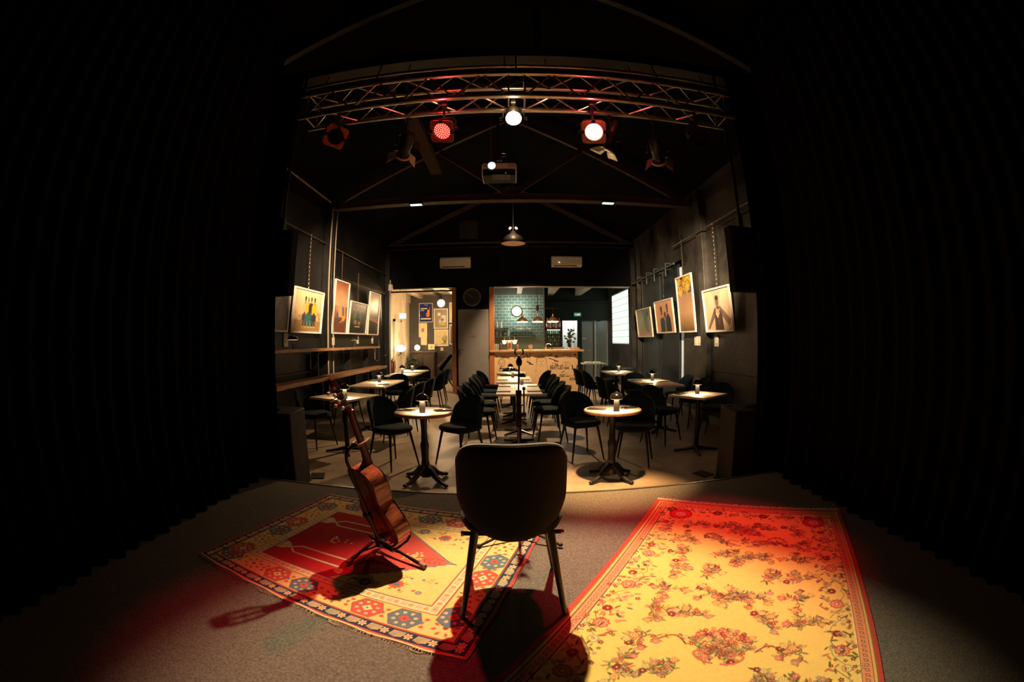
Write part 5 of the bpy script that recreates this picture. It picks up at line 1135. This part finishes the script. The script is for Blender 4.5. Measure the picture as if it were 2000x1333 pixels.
sk([(.88,1.08),(.92,.98),(.98,.98),(1.0,1.08)],.012); circ(.94,.93,.045,.055); sk([(.90,.86),(.99,.82)],.02); sk([(.96,.80),(1.06,.78)],.02); sk([(1.00,.84),(.97,.79)],.012)
sface(1.30,.86,1.25,GI,True,.006); sk([(1.17,.95),(1.14,.55)],.006,GI); sk([(1.43,.95),(1.47,.62)],.006,GI)
for k in range(10): sk([(1.20+.02*k,1.0+.01*math.sin(k)),(1.19+.025*k,.92)],.004,GI)
sk([(1.52,1.02),(1.60,1.06)],.016); sk([(1.50,.95),(1.66,.90)],.016); circ(1.72,.98,.03,.035); c.ell(1.72,1.0,.035,.02,INK); sk([(1.66,.88),(1.76,.86)],.02); circ(1.73,.83,.05,.05,2.5,5.5); sk([(1.63,.83),(1.60,.78)],.008)
sface(1.99,.82,1.2,INK,False,.007); 
for k in range(20): sk([(1.90+.012*k,.95+.02*math.sin(k)),(1.89+.013*k,1.07+.01*math.cos(k*2))],.004,GI)
for k in range(12): sk([(1.93+.012*k,.69),(1.935+.012*k,.65-.01*(k%3))],.006)
# bold face above the second word
sk([(2.16,.74),(2.17,.64),(2.20,.62)],.02); sk([(2.30,.74),(2.29,.64),(2.26,.62)],.02); sk([(2.19,.64),(2.22,.60)],.012); sk([(2.235,.66),(2.225,.56),(2.25,.54),(2.27,.57)],.006); sk([(2.19,.50),(2.28,.50)],.008); c.ell(2.235,.475,.035,.010,INK); sk([(2.18,.45),(2.28,.455)],.006); c.ell(2.24,1.04,.045,.022,INK); sk([(2.28,.96),(2.31,.92)],.02)
for k in range(60): x = .9+1.35*rng.random(); y = .08+.42*rng.random(); L_ = .05+.06*rng.random(); sk([(x,y),(x+L_,y+.02*rng.standard_normal())],.004,(GI,INK)[k%5==0],.8)
for k in range(40): x = .05+.9*rng.random(); y = .3+.4*rng.random(); circ(x,y,.02*rng.random()+.01,.02,0,4,.004,GI)
for x, y, a in ((1.86,.55,.4),(1.84,.46,-.3),(1.98,.44,.1),(1.72,.30,.2),(1.80,.22,.2)): sk([(x,y),(x+.09*math.cos(a),y+.09*math.sin(a))],.012)
c.noise(.06,3)
def posb(U, V): P = np.zeros(U.shape+(3,)); P[...,0] = (-1.15+BW*U); P[...,1] = -.305; P[...,2] = .01+BH*V; return P
c.surface('drawn_front', posb, PANELP, bar)
MB().b2(-1.15,1.17,-.30,.30,0,1.14).build('body', mat('bar_body_pale',(.55,.42,.28),.6,var=.08), bar)
def words(txt, size, x, z, sh=0):
    cu = bpy.data.curves.new('lettering','FONT'); cu.body = txt; cu.size = size; cu.extrude = .001; cu.align_x = 'CENTER'; cu.shear = sh; cu.offset = .0012
    tmp = bpy.data.objects.new('lettering_curve', cu); COL.objects.link(tmp); bpy.context.view_layer.update(); me = bpy.data.meshes.new_from_object(tmp.evaluated_get(bpy.context.evaluated_depsgraph_get())); bpy.data.objects.remove(tmp)
    o = bpy.data.objects.new('lettering', me); COL.objects.link(o); o.parent = bar; me.materials.clear(); me.materials.append(mat('black_ink',(.02,.015,.013),.6,var=.1)); o.rotation_euler = (R(90),0,0); o.location = (x,-.308,z); return o
words('THE', .055, .56, .765); words('BEATLES', .125, .57, .655).scale = (.78,1.25,1); words('ANDY', .115, 1.07, .345, .1).scale = (.9,1,1); words('OT', .11, .74, .44, -.1)
n = 40; m = MB(); pts = [(-1.16,.36),(1.34,.36)]+[(1.34-2.62*k/n, -.40+.010*math.sin(k*.9)+.006*math.sin(k*2.3)) for k in range(n+1)]; N = len(pts)
m.add([(x,y,1.14) for x, y in pts]+[(x,y,1.195) for x, y in pts], [(i,(i+1)%N,N+(i+1)%N,N+i) for i in range(N)]+[tuple(range(N-1,-1,-1)),tuple(range(N,2*N))]).build('worktop', WOOD, bar, bevel=.006)
BT = 1.195
# beer tap tower
t = empty('beer_tap_tower', (-.07,12.55,BT)); tag(t, 'copper beer tap tower with three lit round badges on the bar', 'beer tap')
MB().lathe([(.0,0),(.09,0),(.09,.015),(.07,.03),(.065,.22),(.0,.22)], n=24).build('column', GOLD, t)
MB().cyl((-.22,0,.25),(.22,0,.25),.035,n=20).build('crossbar', GOLD, t)
for x in (-.145,0,.145):
    r_ = .056 if x else .040; b = MB().cyl((x,-.055,.225),(x,-.035,.225),r_,n=24).build('badge', mat('tap_badge_lit',(1,.85,.6),.4,emit=3.0,ecol=(1,.80,.52)), t)
    MB().cyl((x,-.02,.28),(x,-.01,.38),.010,.016,n=10).build('tap_handle', GOLD, t); MB().tube([(x,-.04,.25),(x,-.09,.24),(x,-.10,.18)],.010,8).build('spout', CHROME, t)
GL = mat('clear_glass',(.75,.85,.8),.08,trans=.85,var=.02)
def jar(name, p, prof, m_, label, cat, grp=None):
    o = MB().lathe(prof, n=18).build(name, m_, ang=50); o.location = p; return tag(o, label, cat, grp)
jar('pepper_mill',(-.33,12.42,BT),[(.0,0),(.045,0),(.05,.03),(.035,.08),(.045,.12),(.05,.15),(.03,.19),(.0,.20)],mat('dark_mill',(.06,.035,.02),.4,var=.2),'dark brown mill on the bar left of the tap tower','mill')
jar('canister',(.14,12.42,BT),[(.0,0),(.045,0),(.045,.13),(.035,.15),(.0,.155)],mat('copper_brown_can',(.20,.08,.04),.4,.3,var=.2),'small brown canister on the bar, right of the tap tower','canister')
jar('tumbler',(.52,12.42,BT),[(.0,0),(.04,0),(.055,.10),(.05,.14),(.0,.13)],mat('tan_cup',(.32,.19,.10),.5,var=.1),'small brown cup alone on the bar below the white round lamp','cup')
for i, x in enumerate((-.46,-.41)): jar('glass_jar',(x,12.42+.1*i,BT),[(.0,0),(.035,0),(.038,.12),(.03,.17),(.0,.18)],GL,('front','rear')[i]+' clear glass jar at the left end of the bar','jar')
jar('tea_light',(1.12,12.35,BT),[(.0,0),(.05,0),(.05,.06),(.0,.06)],CHROME,'small round tin at the right end of the bar','tin')
# faucet
tag(MB().tube([(.98,12.75,BT-.05),(.98,12.75,BT+.12),(1.0,12.74,BT+.16),(1.08,12.7,BT+.17),(1.14,12.68,BT+.13)],.012,8).build('sink_faucet', CHROME), 'thin chrome faucet behind the bar, left of the fridge', 'faucet')
# pendants over the bar
PB = mat('pendant_brass_black',(.16,.09,.035),.35,.7,var=.2)
t = empty('pendant_bar', (.74,12.6,2.38)); tag(t, 'thin black rod on a cord that carries the three bar pendants', 'pendant bar')
MB().cyl((-.62,0,0),(.62,0,0),.008,n=8).build('rod', FIX, t); MB().cyl((0,0,0),(0,0,.92),.006,n=8).build('cord', FIX, t); MB().cyl((0,0,-.07),(0,0,.09),.045,n=16).build('cord_box', FIX, t)
for x, lb in ((.30,'left'),(.74,'middle'),(1.18,'right')):
    p = empty('pendant_lamp', (x,12.6,2.0)); tag(p, lb+' one of the three lit bell-shaped pendants over the bar', 'pendant lamp', 'bell pendants over the bar')
    MB().lathe([(.165,0),(.168,.004),(.150,.045),(.10,.095),(.05,.125),(.028,.17),(.018,.215),(.0,.22),(.0,.205),(.02,.16),(.045,.115),(.095,.085),(.145,.04),(.160,.0)], n=36).build('shade', PB, p, ang=60)
    MB().cyl((0,0,.21),(0,0,.38),.004,n=6).build('cord', FIX, p); MB().lathe([(.0,-.022),(.150,-.018),(.155,.002),(.0,.004)], n=30).build('bulb', mat('pendant_bulb_lit',(1,.9,.7),.4,emit=13,ecol=(1,.78,.45)), p)
# round lamp on tiles
t = empty('round_wall_lamp', (.17,14.98,2.46)); tag(t, 'glowing white round lamp with copper rim on the teal tiles', 'wall lamp')
MB().lathe([(.0,0),(.17,0),(.17,.05),(.165,.06),(.15,.06),(.15,.02),(.0,.02)], M=MY, n=36).build('rim', GOLD, t); MB().lathe([(.0,.02),(.15,.02),(.15,.055),(.10,.085),(.0,.095)], M=MY, n=36).build('globe', GLOBEW, t)
# neon strip, glasses
tag(MB().b2(-.615,-.585,14.25,14.32,2.02,2.52).build('light_strip', mat('green_yellow_strip',(.8,1,.4),.4,emit=2.2,ecol=(.72,1,.42)), bevel=.004), 'glowing green-yellow vertical light strip at the left edge of the tiled wall', 'light strip')
tag(MB().b2(-.58,.66,14.70,14.96,1.58,1.61).build('glass_shelf', mat('shelf_glass',(.5,.62,.58),.15,trans=.5,var=.05)), 'long glass shelf along the bottom of the teal tiles', 'shelf')
tag(MB().b2(-.60,-.10,14.70,14.96,1.86,1.89).b2(.0,.62,14.72,14.95,1.84,1.87).build('glass_rack', CHROME), 'metal rack under which stemmed glasses hang upside down', 'rack')
gp = [(.0,.0),(.036,0),(.036,.003),(.005,.008),(.005,-.06)]
g0 = None
for i, x in enumerate([-.55,-.46,-.37,-.28,-.19,.10,.20,.30,.40,.50]):
    if g0 is None:
        g0 = MB().lathe([(.0,0),(.034,0),(.034,-.004),(.004,-.010),(.004,-.08),(.02,-.095),(.036,-.13),(.033,-.18),(.0,-.178)][::-1], n=14).build('wine_glass', GL, ang=60)
        g0.location = (x,14.82,1.855 if x < 0 else 1.835); tag(g0,'stemmed glass hanging upside down from the rack on the tiled wall','glass','stemmed glasses hanging from the rack')
    else: dup(g0,(x,14.82,1.855 if x < 0 else 1.835))
BOT = [mat('bottle_%s'%n_, c_, .15, var=.05) for n_, c_ in (('green',(.08,.25,.10)),('clear',(.5,.6,.55)),('red',(.55,.06,.05)),('amber',(.4,.2,.05)),('white',(.7,.7,.65)))]
bp = [(.0,0),(.036,0),(.038,.01),(.038,.16),(.030,.20),(.013,.235),(.012,.29),(.0,.295)]
def bottle(p, k, label, sc=1, grp='bottles behind the bar', cap=True):
    o = MB().lathe([(r_*sc,z*sc) for r_, z in bp], n=14).build('bottle', BOT[k], ang=60); o.location = p; tag(o, label, 'bottle', grp)
    MB().cyl((0,0,.27*sc),(0,0,.305*sc),.0145*sc,n=10).build('cap', mat('bottle_cap_red',(.5,.08,.05),.4,var=.1), o); MB().lathe([(.0385*sc,.05*sc),(.0390*sc,.05*sc),(.0390*sc,.13*sc),(.0385*sc,.13*sc)], n=14).build('bottle_label', mat('bottle_label_cream',(.7,.62,.5),.6,var=.1), o); return o
for i, (x, k) in enumerate(((-.50,1),(-.38,4),(-.24,0),(-.12,1))): bottle((x,14.86,1.61), k, ('first','second','third','fourth')[i]+' bottle from the left on the glass shelf under the tiles')
bottle((-.50,14.86,1.89),1,'pale bottle standing on the left glass rack',.9); bottle((-.36,14.86,1.89),4,'white bottle standing on the left glass rack',.9)
# fridge on a back counter
t = empty('back_counter', (.55,14.66,0)); tag(t, 'pale back counter under the tiles and display fridge', 'counter'); MB().b2(-1.12,.5,-.28,.28,0,.95).build('body', mat('counter_body',(.35,.36,.32),.5,var=.08), t); MB().b2(-1.13,1.2,-.30,.30,.95,1.0).build('worktop', mat('counter_top',(.5,.42,.3),.4,var=.1), t); MB().b2(.5,1.18,-.28,.28,0,.95).build('door', mat('counter_door',(.30,.31,.28),.5,var=.08), t)
f = empty('display_fridge', (1.38,14.55,1.24)); tag(f, 'small black glass-door fridge with lit bottles behind the right end of the bar', 'fridge')
m = MB().b2(-.27,-.225,-.05,.25,0,.62).b2(.225,.27,-.05,.25,0,.62).b2(-.27,.27,-.05,.25,.575,.62).b2(-.27,.27,-.05,.25,0,.05).b2(-.27,.27,.22,.25,0,.62); m.build('cabinet', mat('fridge_black',(.01,.01,.01),.35,var=.1), f, bevel=.003)
MB().b2(-.225,.225,-.06,-.052,.05,.575).build('door', mat('fridge_glass',(.85,.95,.9),.04,trans=.97,var=.01), f)
MB().b2(-.21,.21,-.02,.0,.555,.572).build('light', mat('fridge_light',(.8,1,.9),.4,emit=12,ecol=(.78,1,.86)), f)
for z in (.17,.29,.42): MB().b2(-.22,.22,-.03,.21,z,z+.006).build('shelf', CHROME, f)
k = 0
for z in (.052,.178,.298,.428):
    for x in (-.17,-.10,-.03,.04,.11,.18):
        o = MB().lathe([(.0,0),(.026,0),(.027,.06),(.012,.085),(.011,.105),(.0,.108)], n=10).build('bottle', (BOT[0],BOT[3],BOT[1],BOT[0],BOT[4])[k%5]); o.location = (1.38+x,14.58,1.24+z); k += 1; tag(o, 'small bottle standing inside the display fridge', 'bottle', 'bottles inside the display fridge')
tag(MB().b2(1.05,1.72,14.45,14.85,1.0,1.235).build('fridge_stand', mat('stand_wood',(.40,.26,.13),.5,var=.15), bevel=.004), 'wooden box that raises the display fridge', 'box')
for i, (x, k) in enumerate(((1.18,2),(1.27,4),(1.38,2),(1.47,4),(1.58,2))): bottle((x,14.62,1.86), k, ('first','second','third','fourth','fifth')[i]+' bottle from the left on top of the display fridge', 1.15)
# exit sign
def exit_sign(p, M, w, h, label, em=2.0, lit=(.35,.9,.6)):
    t = empty('exit_sign', p, M=M); tag(t, label, 'sign')
    MB().b2(-w/2,w/2,-.03,0,0,h).build('sign_body', mat('exit_green_'+str(em),(.05,.4,.2),.5,emit=em*.35,ecol=(.40,.85,.55) if em > 3 else (.10,.55,.28)), t)
    g = MB(); g.prism([(-w*.05,h*.35),(w*.22,h*.35),(w*.22,h*.2),(w*.42,h*.5),(w*.22,h*.8),(w*.22,h*.65),(-w*.05,h*.65)], -.034, -.031)
    g.box((-w*.24,-.0325,h*.72),(.10*h,.003,.14*h)); g.prism([(-w*.3,h*.6),(-w*.18,h*.6),(-w*.16,h*.4),(-w*.1,h*.2),(-w*.15,h*.2),(-w*.22,h*.38),(-w*.32,h*.2),(-w*.37,h*.2),(-w*.28,h*.42)], -.034, -.031)
    g.build('pictogram', mat('exit_white_'+str(em),(.9,1,.95),.5,emit=em,ecol=(.8,1,.9)), t)
    return t
t = exit_sign((2.34,15.58,2.31), Matrix.Identity(3), .26, .13, 'small green running-man exit sign over the passage right of the bar', .5)
MB().ell((0,-.035,.045),(.016,.008,.016),10,6).build('indicator', mat('red_indicator',(1,.1,.1),.4,emit=5,ecol=(1,.10,.08)), t)
Mr = Matrix.Rotation(R(90),3,'Z')
exit_sign((-3.60,14.2,2.22), Matrix.Rotation(R(15),3,'Z'), .22, .17, 'bright lit exit sign hanging in the hall', 7.0)
tag(MB().cyl((-3.60,14.185,2.385),(-3.60,14.185,3.2),.010,n=8).build('sign_rod', WHITE), 'thin rod that carries the lit exit sign in the hall', 'rod')
# kitchen doorway contents
t = empty('potted_branch', (2.02,15.25,0)); tag(t, 'dried branches in a pale pot standing before the bright doorway', 'plant')
MB().lathe([(.0,0),(.12,0),(.14,.9),(.12,1.16),(.10,1.18),(.0,1.17)], n=18).build('pot', mat('pale_pot',(.5,.48,.42),.5,var=.1), t)
m = MB()
for k in range(16):
    a = rng.random()*6.28; r_ = .03+.16*rng.random(); h_ = 1.25+.65*rng.random(); m.tube([(0,0,1.1),(r_*.4*math.cos(a),r_*.4*math.sin(a),1.1+(h_-1.1)*.6),(r_*math.cos(a),r_*math.sin(a),h_)],.005,5)
    for j in range(4): q = .5+.5*rng.random(); m.ell((r_*q*math.cos(a)+.02*rng.standard_normal(),r_*q*math.sin(a),1.1+(h_-1.1)*q),(.04,.02,.028),7,5)
m.build('branches', mat('dried_leaves',(.12,.10,.07),.7,var=.3), t)
tag(MB().b2(1.62,1.92,12.45,12.62,BT-.0,BT+.05).build('small_box', mat('carton',(.4,.26,.13),.6,var=.1), bevel=.003), 'flat brown carton at the right end of the bar', 'box')
# ================================================================== THE HALL
def flat_frame(x0, x1, z0, z1, y, cv, label, fm=None, fw=.035, grp='framed prints on the hall end wall', name='framed_print'):
    return frame_on(cv, Matrix.Identity(3), Vector(((x0+x1)/2, y, z0)), x1-x0, z1-z0, label, grp, fm or WFRAME, name, fw, .03)
c = cvp(.47,.66,.008,(34,38,110),(26,30,84)); c.rect(.04,.28,.46,.50,(210,200,200)); c.rect(.04,.16,.40,.43,(180,180,200)); c.rect(.04,.42,.08,.12,(210,205,200)); c.ell(.31,.26,.07,.10,(214,120,50)); c.ell(.33,.38,.05,.06,(216,140,60)); c.line([(.30,.2),(.38,.52)],.016,(200,150,60)); c.rect(.18,.30,.60,.62,(150,160,200))
flat_frame(-3.47,-2.93,2.17,2.90,16.18,c,'blue poster with orange guitar shape, top left on the hall end wall',mat('silver_frame',(.5,.48,.44),.3,.7,var=.1))
c = cvp(.44,.64,.008,(150,140,120),(150,140,120)); c.rect(.10,.20,.42,.52,(225,220,205)); c.poly([(.14,.18),(.40,.18),(.40,.44),(.24,.44)],(214,206,190)); 
for k in range(16): c.line([(.2+.15*rng.random(),.2+.1*rng.random()),(.2+.15*rng.random(),.25+.15*rng.random())],.008,(50,45,40))
c.rect(.16,.38,.10,.15,(226,180,40))
flat_frame(-2.90,-2.36,1.93,2.68,16.18,c,'grey print with white shapes and a yellow bar, under the hall globe lamp')
c = cvp(.46,.56,.008,(216,200,150),(206,186,134))
for k in range(12): a = 1.2+.12*k; c.line([(.36,.08),(.36+.02*k-.12,.24),(.30+.02*k*1.5,.34+.02*(k%4))],.007,(60,52,40))
c.line([(.25,.06),(.42,.08)],.02,(80,70,50)); c.rect(.06,.20,.33,.35,(170,150,110))
flat_frame(-2.88,-2.35,1.28,1.90,16.18,c,'pale print of a bare tree, below the grey print on the hall end wall')
c = cvp(.3,.6,.01,(200,180,150),(190,170,140)); flat_frame(-2.31,-1.95,2.15,2.90,16.18,c,'pale framed print at the right edge of the hall, upper one')
c = cvp(.3,.5,.01,(120,104,84),(90,80,70)); flat_frame(-2.31,-1.97,1.34,2.08,16.18,c,'darker framed print at the right edge of the hall, lower one')
for x0, x1, z0, z1, lb in ((-3.48,-3.16,1.62,2.15,'large pale notice sheet under the blue poster'),(-3.40,-3.17,1.33,1.63,'small white notice sheet under the larger one')):
    c = Cv(x1-x0, z1-z0, .01, (226,206,164)); c.rect(.10,.20,.20,.32,(150,130,96)) if z1 > 2 else [c.line([(.03,.05+.03*k),(x1-x0-.05,.05+.03*k)],.004,(190,170,130)) for k in range(7)]
    def pz(U, V, a=(x0,x1,z0,z1)): P = np.zeros(U.shape+(3,)); P[...,0] = a[0]+(a[1]-a[0])*U; P[...,1] = 16.19; P[...,2] = a[2]+(a[3]-a[2])*V; return P
    tag(c.surface('paper_notice', pz, PAPER, skirt=(0,.006,0)), lb, 'notice')
c = cvp(.2,.16,.008,(220,200,150),(220,200,150)); c.ell(.10,.09,.045,.05,(230,180,40)); c.rect(.07,.13,.02,.09,(40,30,30),.5)
flat_frame(-3.08,-2.84,1.16,1.36,16.0,c,'tiny frame with a yellow picture standing on the hall dresser',fw=.02)
o = MB().box((-2.60,16.19,1.17),(.11,.016,.12)).build('wall_plate', SW, bevel=.003); tag(o,'square white switch on the hall end wall','wall plate')
t = empty('dresser', (-3.18,15.75,0)); tag(t, 'dark ribbed wooden dresser against the hall end wall', 'dresser')
MB().b2(-.42,.42,-.26,.26,.05,1.06).build('body', mat('dresser_wood',(.035,.02,.01),.5,var=.3,vscale=6,stretch=(8,8,1)), t, bevel=.006); MB().b2(-.46,.46,-.30,.30,1.06,1.11).build('top', mat('dresser_top',(.08,.045,.022),.45,var=.3,vscale=5), t, bevel=.006)
for x in (-.21,.21):
    d = MB().b2(x-.19,x+.19,-.285,-.26,.10,.98).build('door', MT['dresser_wood'], t, bevel=.004)
    for k in range(6): MB().b2(x-.16+k*.06,x-.14+k*.06,-.297,-.285,.16,.94).build('slat', MT['dresser_top'], d)
# globe and sconces
t = empty('globe_pendant', (-2.35,14.5,2.73)); tag(t, 'glowing round globe lamp hanging in the hall', 'pendant lamp'); MB().ell((0,0,0),(.125,.125,.125),28,16).build('globe', GLOBE, t); MB().cyl((0,0,.12),(0,0,.18),.04,n=14).cyl((0,0,.17),(0,0,.47),.006,n=6).build('stem', FIX, t)
def sconce(p, label, gl=.10):
    t = empty('wall_sconce', p); tag(t, label, 'wall lamp'); MB().ell((0,0,0),(gl*1.3,gl,gl*.85),24,14).build('globe', GLOBE, t); MB().cyl((0,0,-gl*.8),(0,0,-gl*1.4),.03,n=12).tube([(0,0,-gl*1.3),(-.08,0,-gl*1.8),(-.10,0,-gl*1.2)],.012,8).build('bracket', FIX, t)
sconce((-3.60,13.9,1.24), 'glowing wall sconce by the hall door', .13); 
t = empty('dresser_lamp', (-3.42,15.62,1.11)); tag(t, 'small glowing lamp on the left end of the hall dresser', 'lamp'); MB().ell((0,0,.13),(.10,.10,.10),24,14).build('globe', GLOBE, t); MB().lathe([(.0,0),(.06,0),(.05,.02),(.02,.04),(.0,.04)],n=16).build('base', FIX, t)
# fire extinguisher, folding stand, corner shrub
t = empty('fire_extinguisher', (-3.77,13.45,.45)); tag(t, 'dark red fire extinguisher on the wall just inside the hall opening', 'fire extinguisher')
MB().lathe([(.0,0),(.07,0),(.075,.02),(.075,.36),(.05,.42),(.02,.44),(.0,.44)],n=22).build('cylinder', mat('extinguisher_red',(.12,.012,.010),.3,var=.1), t); MB().cyl((0,0,.44),(0,0,.49),.02,n=10).tube([(0,0,.48),(.05,0,.53),(.10,0,.55)],.010,6).build('valve', CHROME, t); MB().tube([(.02,0,.47),(.10,-.02,.42),(.11,-.02,.15)],.010,6).build('hose', FIX, t)
t = empty('folding_stand', (-1.95,12.95,0)); tag(t, 'black folding trestle stand leaning in the hall beside the orange post', 'stand')
MB().beam((-.28,0,.02),(.16,.05,.62),.03,.03).beam((.24,0,.02),(-.14,.05,.62),.03,.03).build('legs', FIX, t); MB().beam((-.20,.08,.60),(.14,.10,1.05),.05,.10).build('panel', CURT, t); MB().cyl((-.26,-.02,.72),(.16,.0,1.12),.010,n=8).build('bright_tube', GOLD, t)
t = empty('corner_shrub', (-3.42,14.9,0)); tag(t, 'dark bushy plant beside the hall dresser', 'plant'); MB().lathe([(.0,0),(.12,0),(.15,.3),(.0,.28)],n=16).build('pot', FIX, t); m = MB()
for k in range(90): a = rng.random()*6.28; r_ = .22*rng.random(); z = .35+.55*rng.random(); m.ell((r_*math.cos(a),r_*math.sin(a),z),(.06,.05,.02),6,4,M=Euler((rng.random()*2,rng.random()*2,a)).to_matrix())
m.build('leaves', mat('dark_leaves',(.02,.028,.018),.6,var=.3), t)
# low dark box under the grey door
tag(MB().b2(-1.50,-.80,11.85,12.15,.0,.17).build('low_crate', FIX, bevel=.01), 'low black crate on the floor under the grey door', 'crate')
o = MB().lathe([(.0,0),(.07,0),(.10,.06),(.08,.12),(.0,.13)],n=18).build('orange_bowl', mat('dull_orange',(.20,.06,.025),.5,var=.1)); o.location = (-.93,11.97,.17); tag(o,'small orange-brown bowl on the low black crate','bowl')
o = MB().lathe([(.0,0),(.09,0),(.11,.16),(.10,.18),(.0,.17)],n=18).build('dark_pot', mat('dull_dark_pot',(.06,.055,.05),.5,var=.1)); o.location = (-1.20,11.98,.17); tag(o,'dark pot on the low black crate by the grey door','pot')
# side table with tray at the far right
t = empty('tray_table', (2.15,11.55,0)); tag(t, 'small far table holding a pale tray, left of the glass block window', 'table'); MB().b2(-.30,.30,-.25,.25,.82,.85).build('tabletop', mat('tray_table_top',(.30,.34,.28),.4,var=.1), t)
for sx, sy in ((1,1),(1,-1),(-1,1),(-1,-1)): MB().cyl((sx*.26,sy*.21,0),(sx*.26,sy*.21,.82),.014,n=8).build('leg', LEGM, t)
for x, lb in ((2.02,'left'),(2.25,'right')): tag(MB().b2(x-.09,x+.09,11.42,11.66,.85,.88).build('tray', mat('tray_pale',(.55,.6,.5),.4,var=.1), bevel=.004), lb+' pale tray on the small far table', 'tray')
t = empty('metal_bench', (3.0,10.95,0)); tag(t, 'black metal framed stool beside the far right table', 'stool'); MB().b2(-.20,.20,-.16,.16,.70,.73).build('seat', LEGM, t)
for sx, sy in ((1,1),(1,-1),(-1,1),(-1,-1)): MB().cyl((sx*.18,sy*.14,0),(sx*.18,sy*.14,.70),.012,n=8).build('leg', LEGM, t)
# ------------------------------------------------------------------ light given by the lamps of the back rooms
point('hall_globe_light', (-2.35,14.3,2.50), 100, (1,.66,.34), .12); point('hall_sconce_light', (-3.40,13.75,1.30), 40, (1,.66,.34), .08); point('dresser_lamp_light', (-3.35,15.35,1.35), 10, (1,.66,.34), .06)
point('bar_globe_light', (.17,14.6,2.46), 26, (1,.86,.62), .1)
for x in (.30,.74,1.18): spot('bar_pendant_light', (x,12.6,1.955), (x,12.55,0), 60, (1,.75,.42), 150, .6, .06)
point('kitchen_light', (2.05,16.4,2.4), 60, (.95,1,.92), .2)
point('passage_light', (3.0,16.3,2.5), 6, (.8,1,.9), .2)

spot('ceiling_spot_light', (-.03,9.60,4.02), (-.80,6.7,0), 850, (1,.66,.36), 62, .8, .04)
spot('ceiling_spot_light', (.13,10.36,3.98), (.62,12.2,.5), 820, (1,.68,.40), 74, .7, .04)
point('ceiling_fill_light', (.05,9.66,4.14), 22, (1,.66,.36), .03)  # added fill without a fixture, lifts the air conditioners and rafters
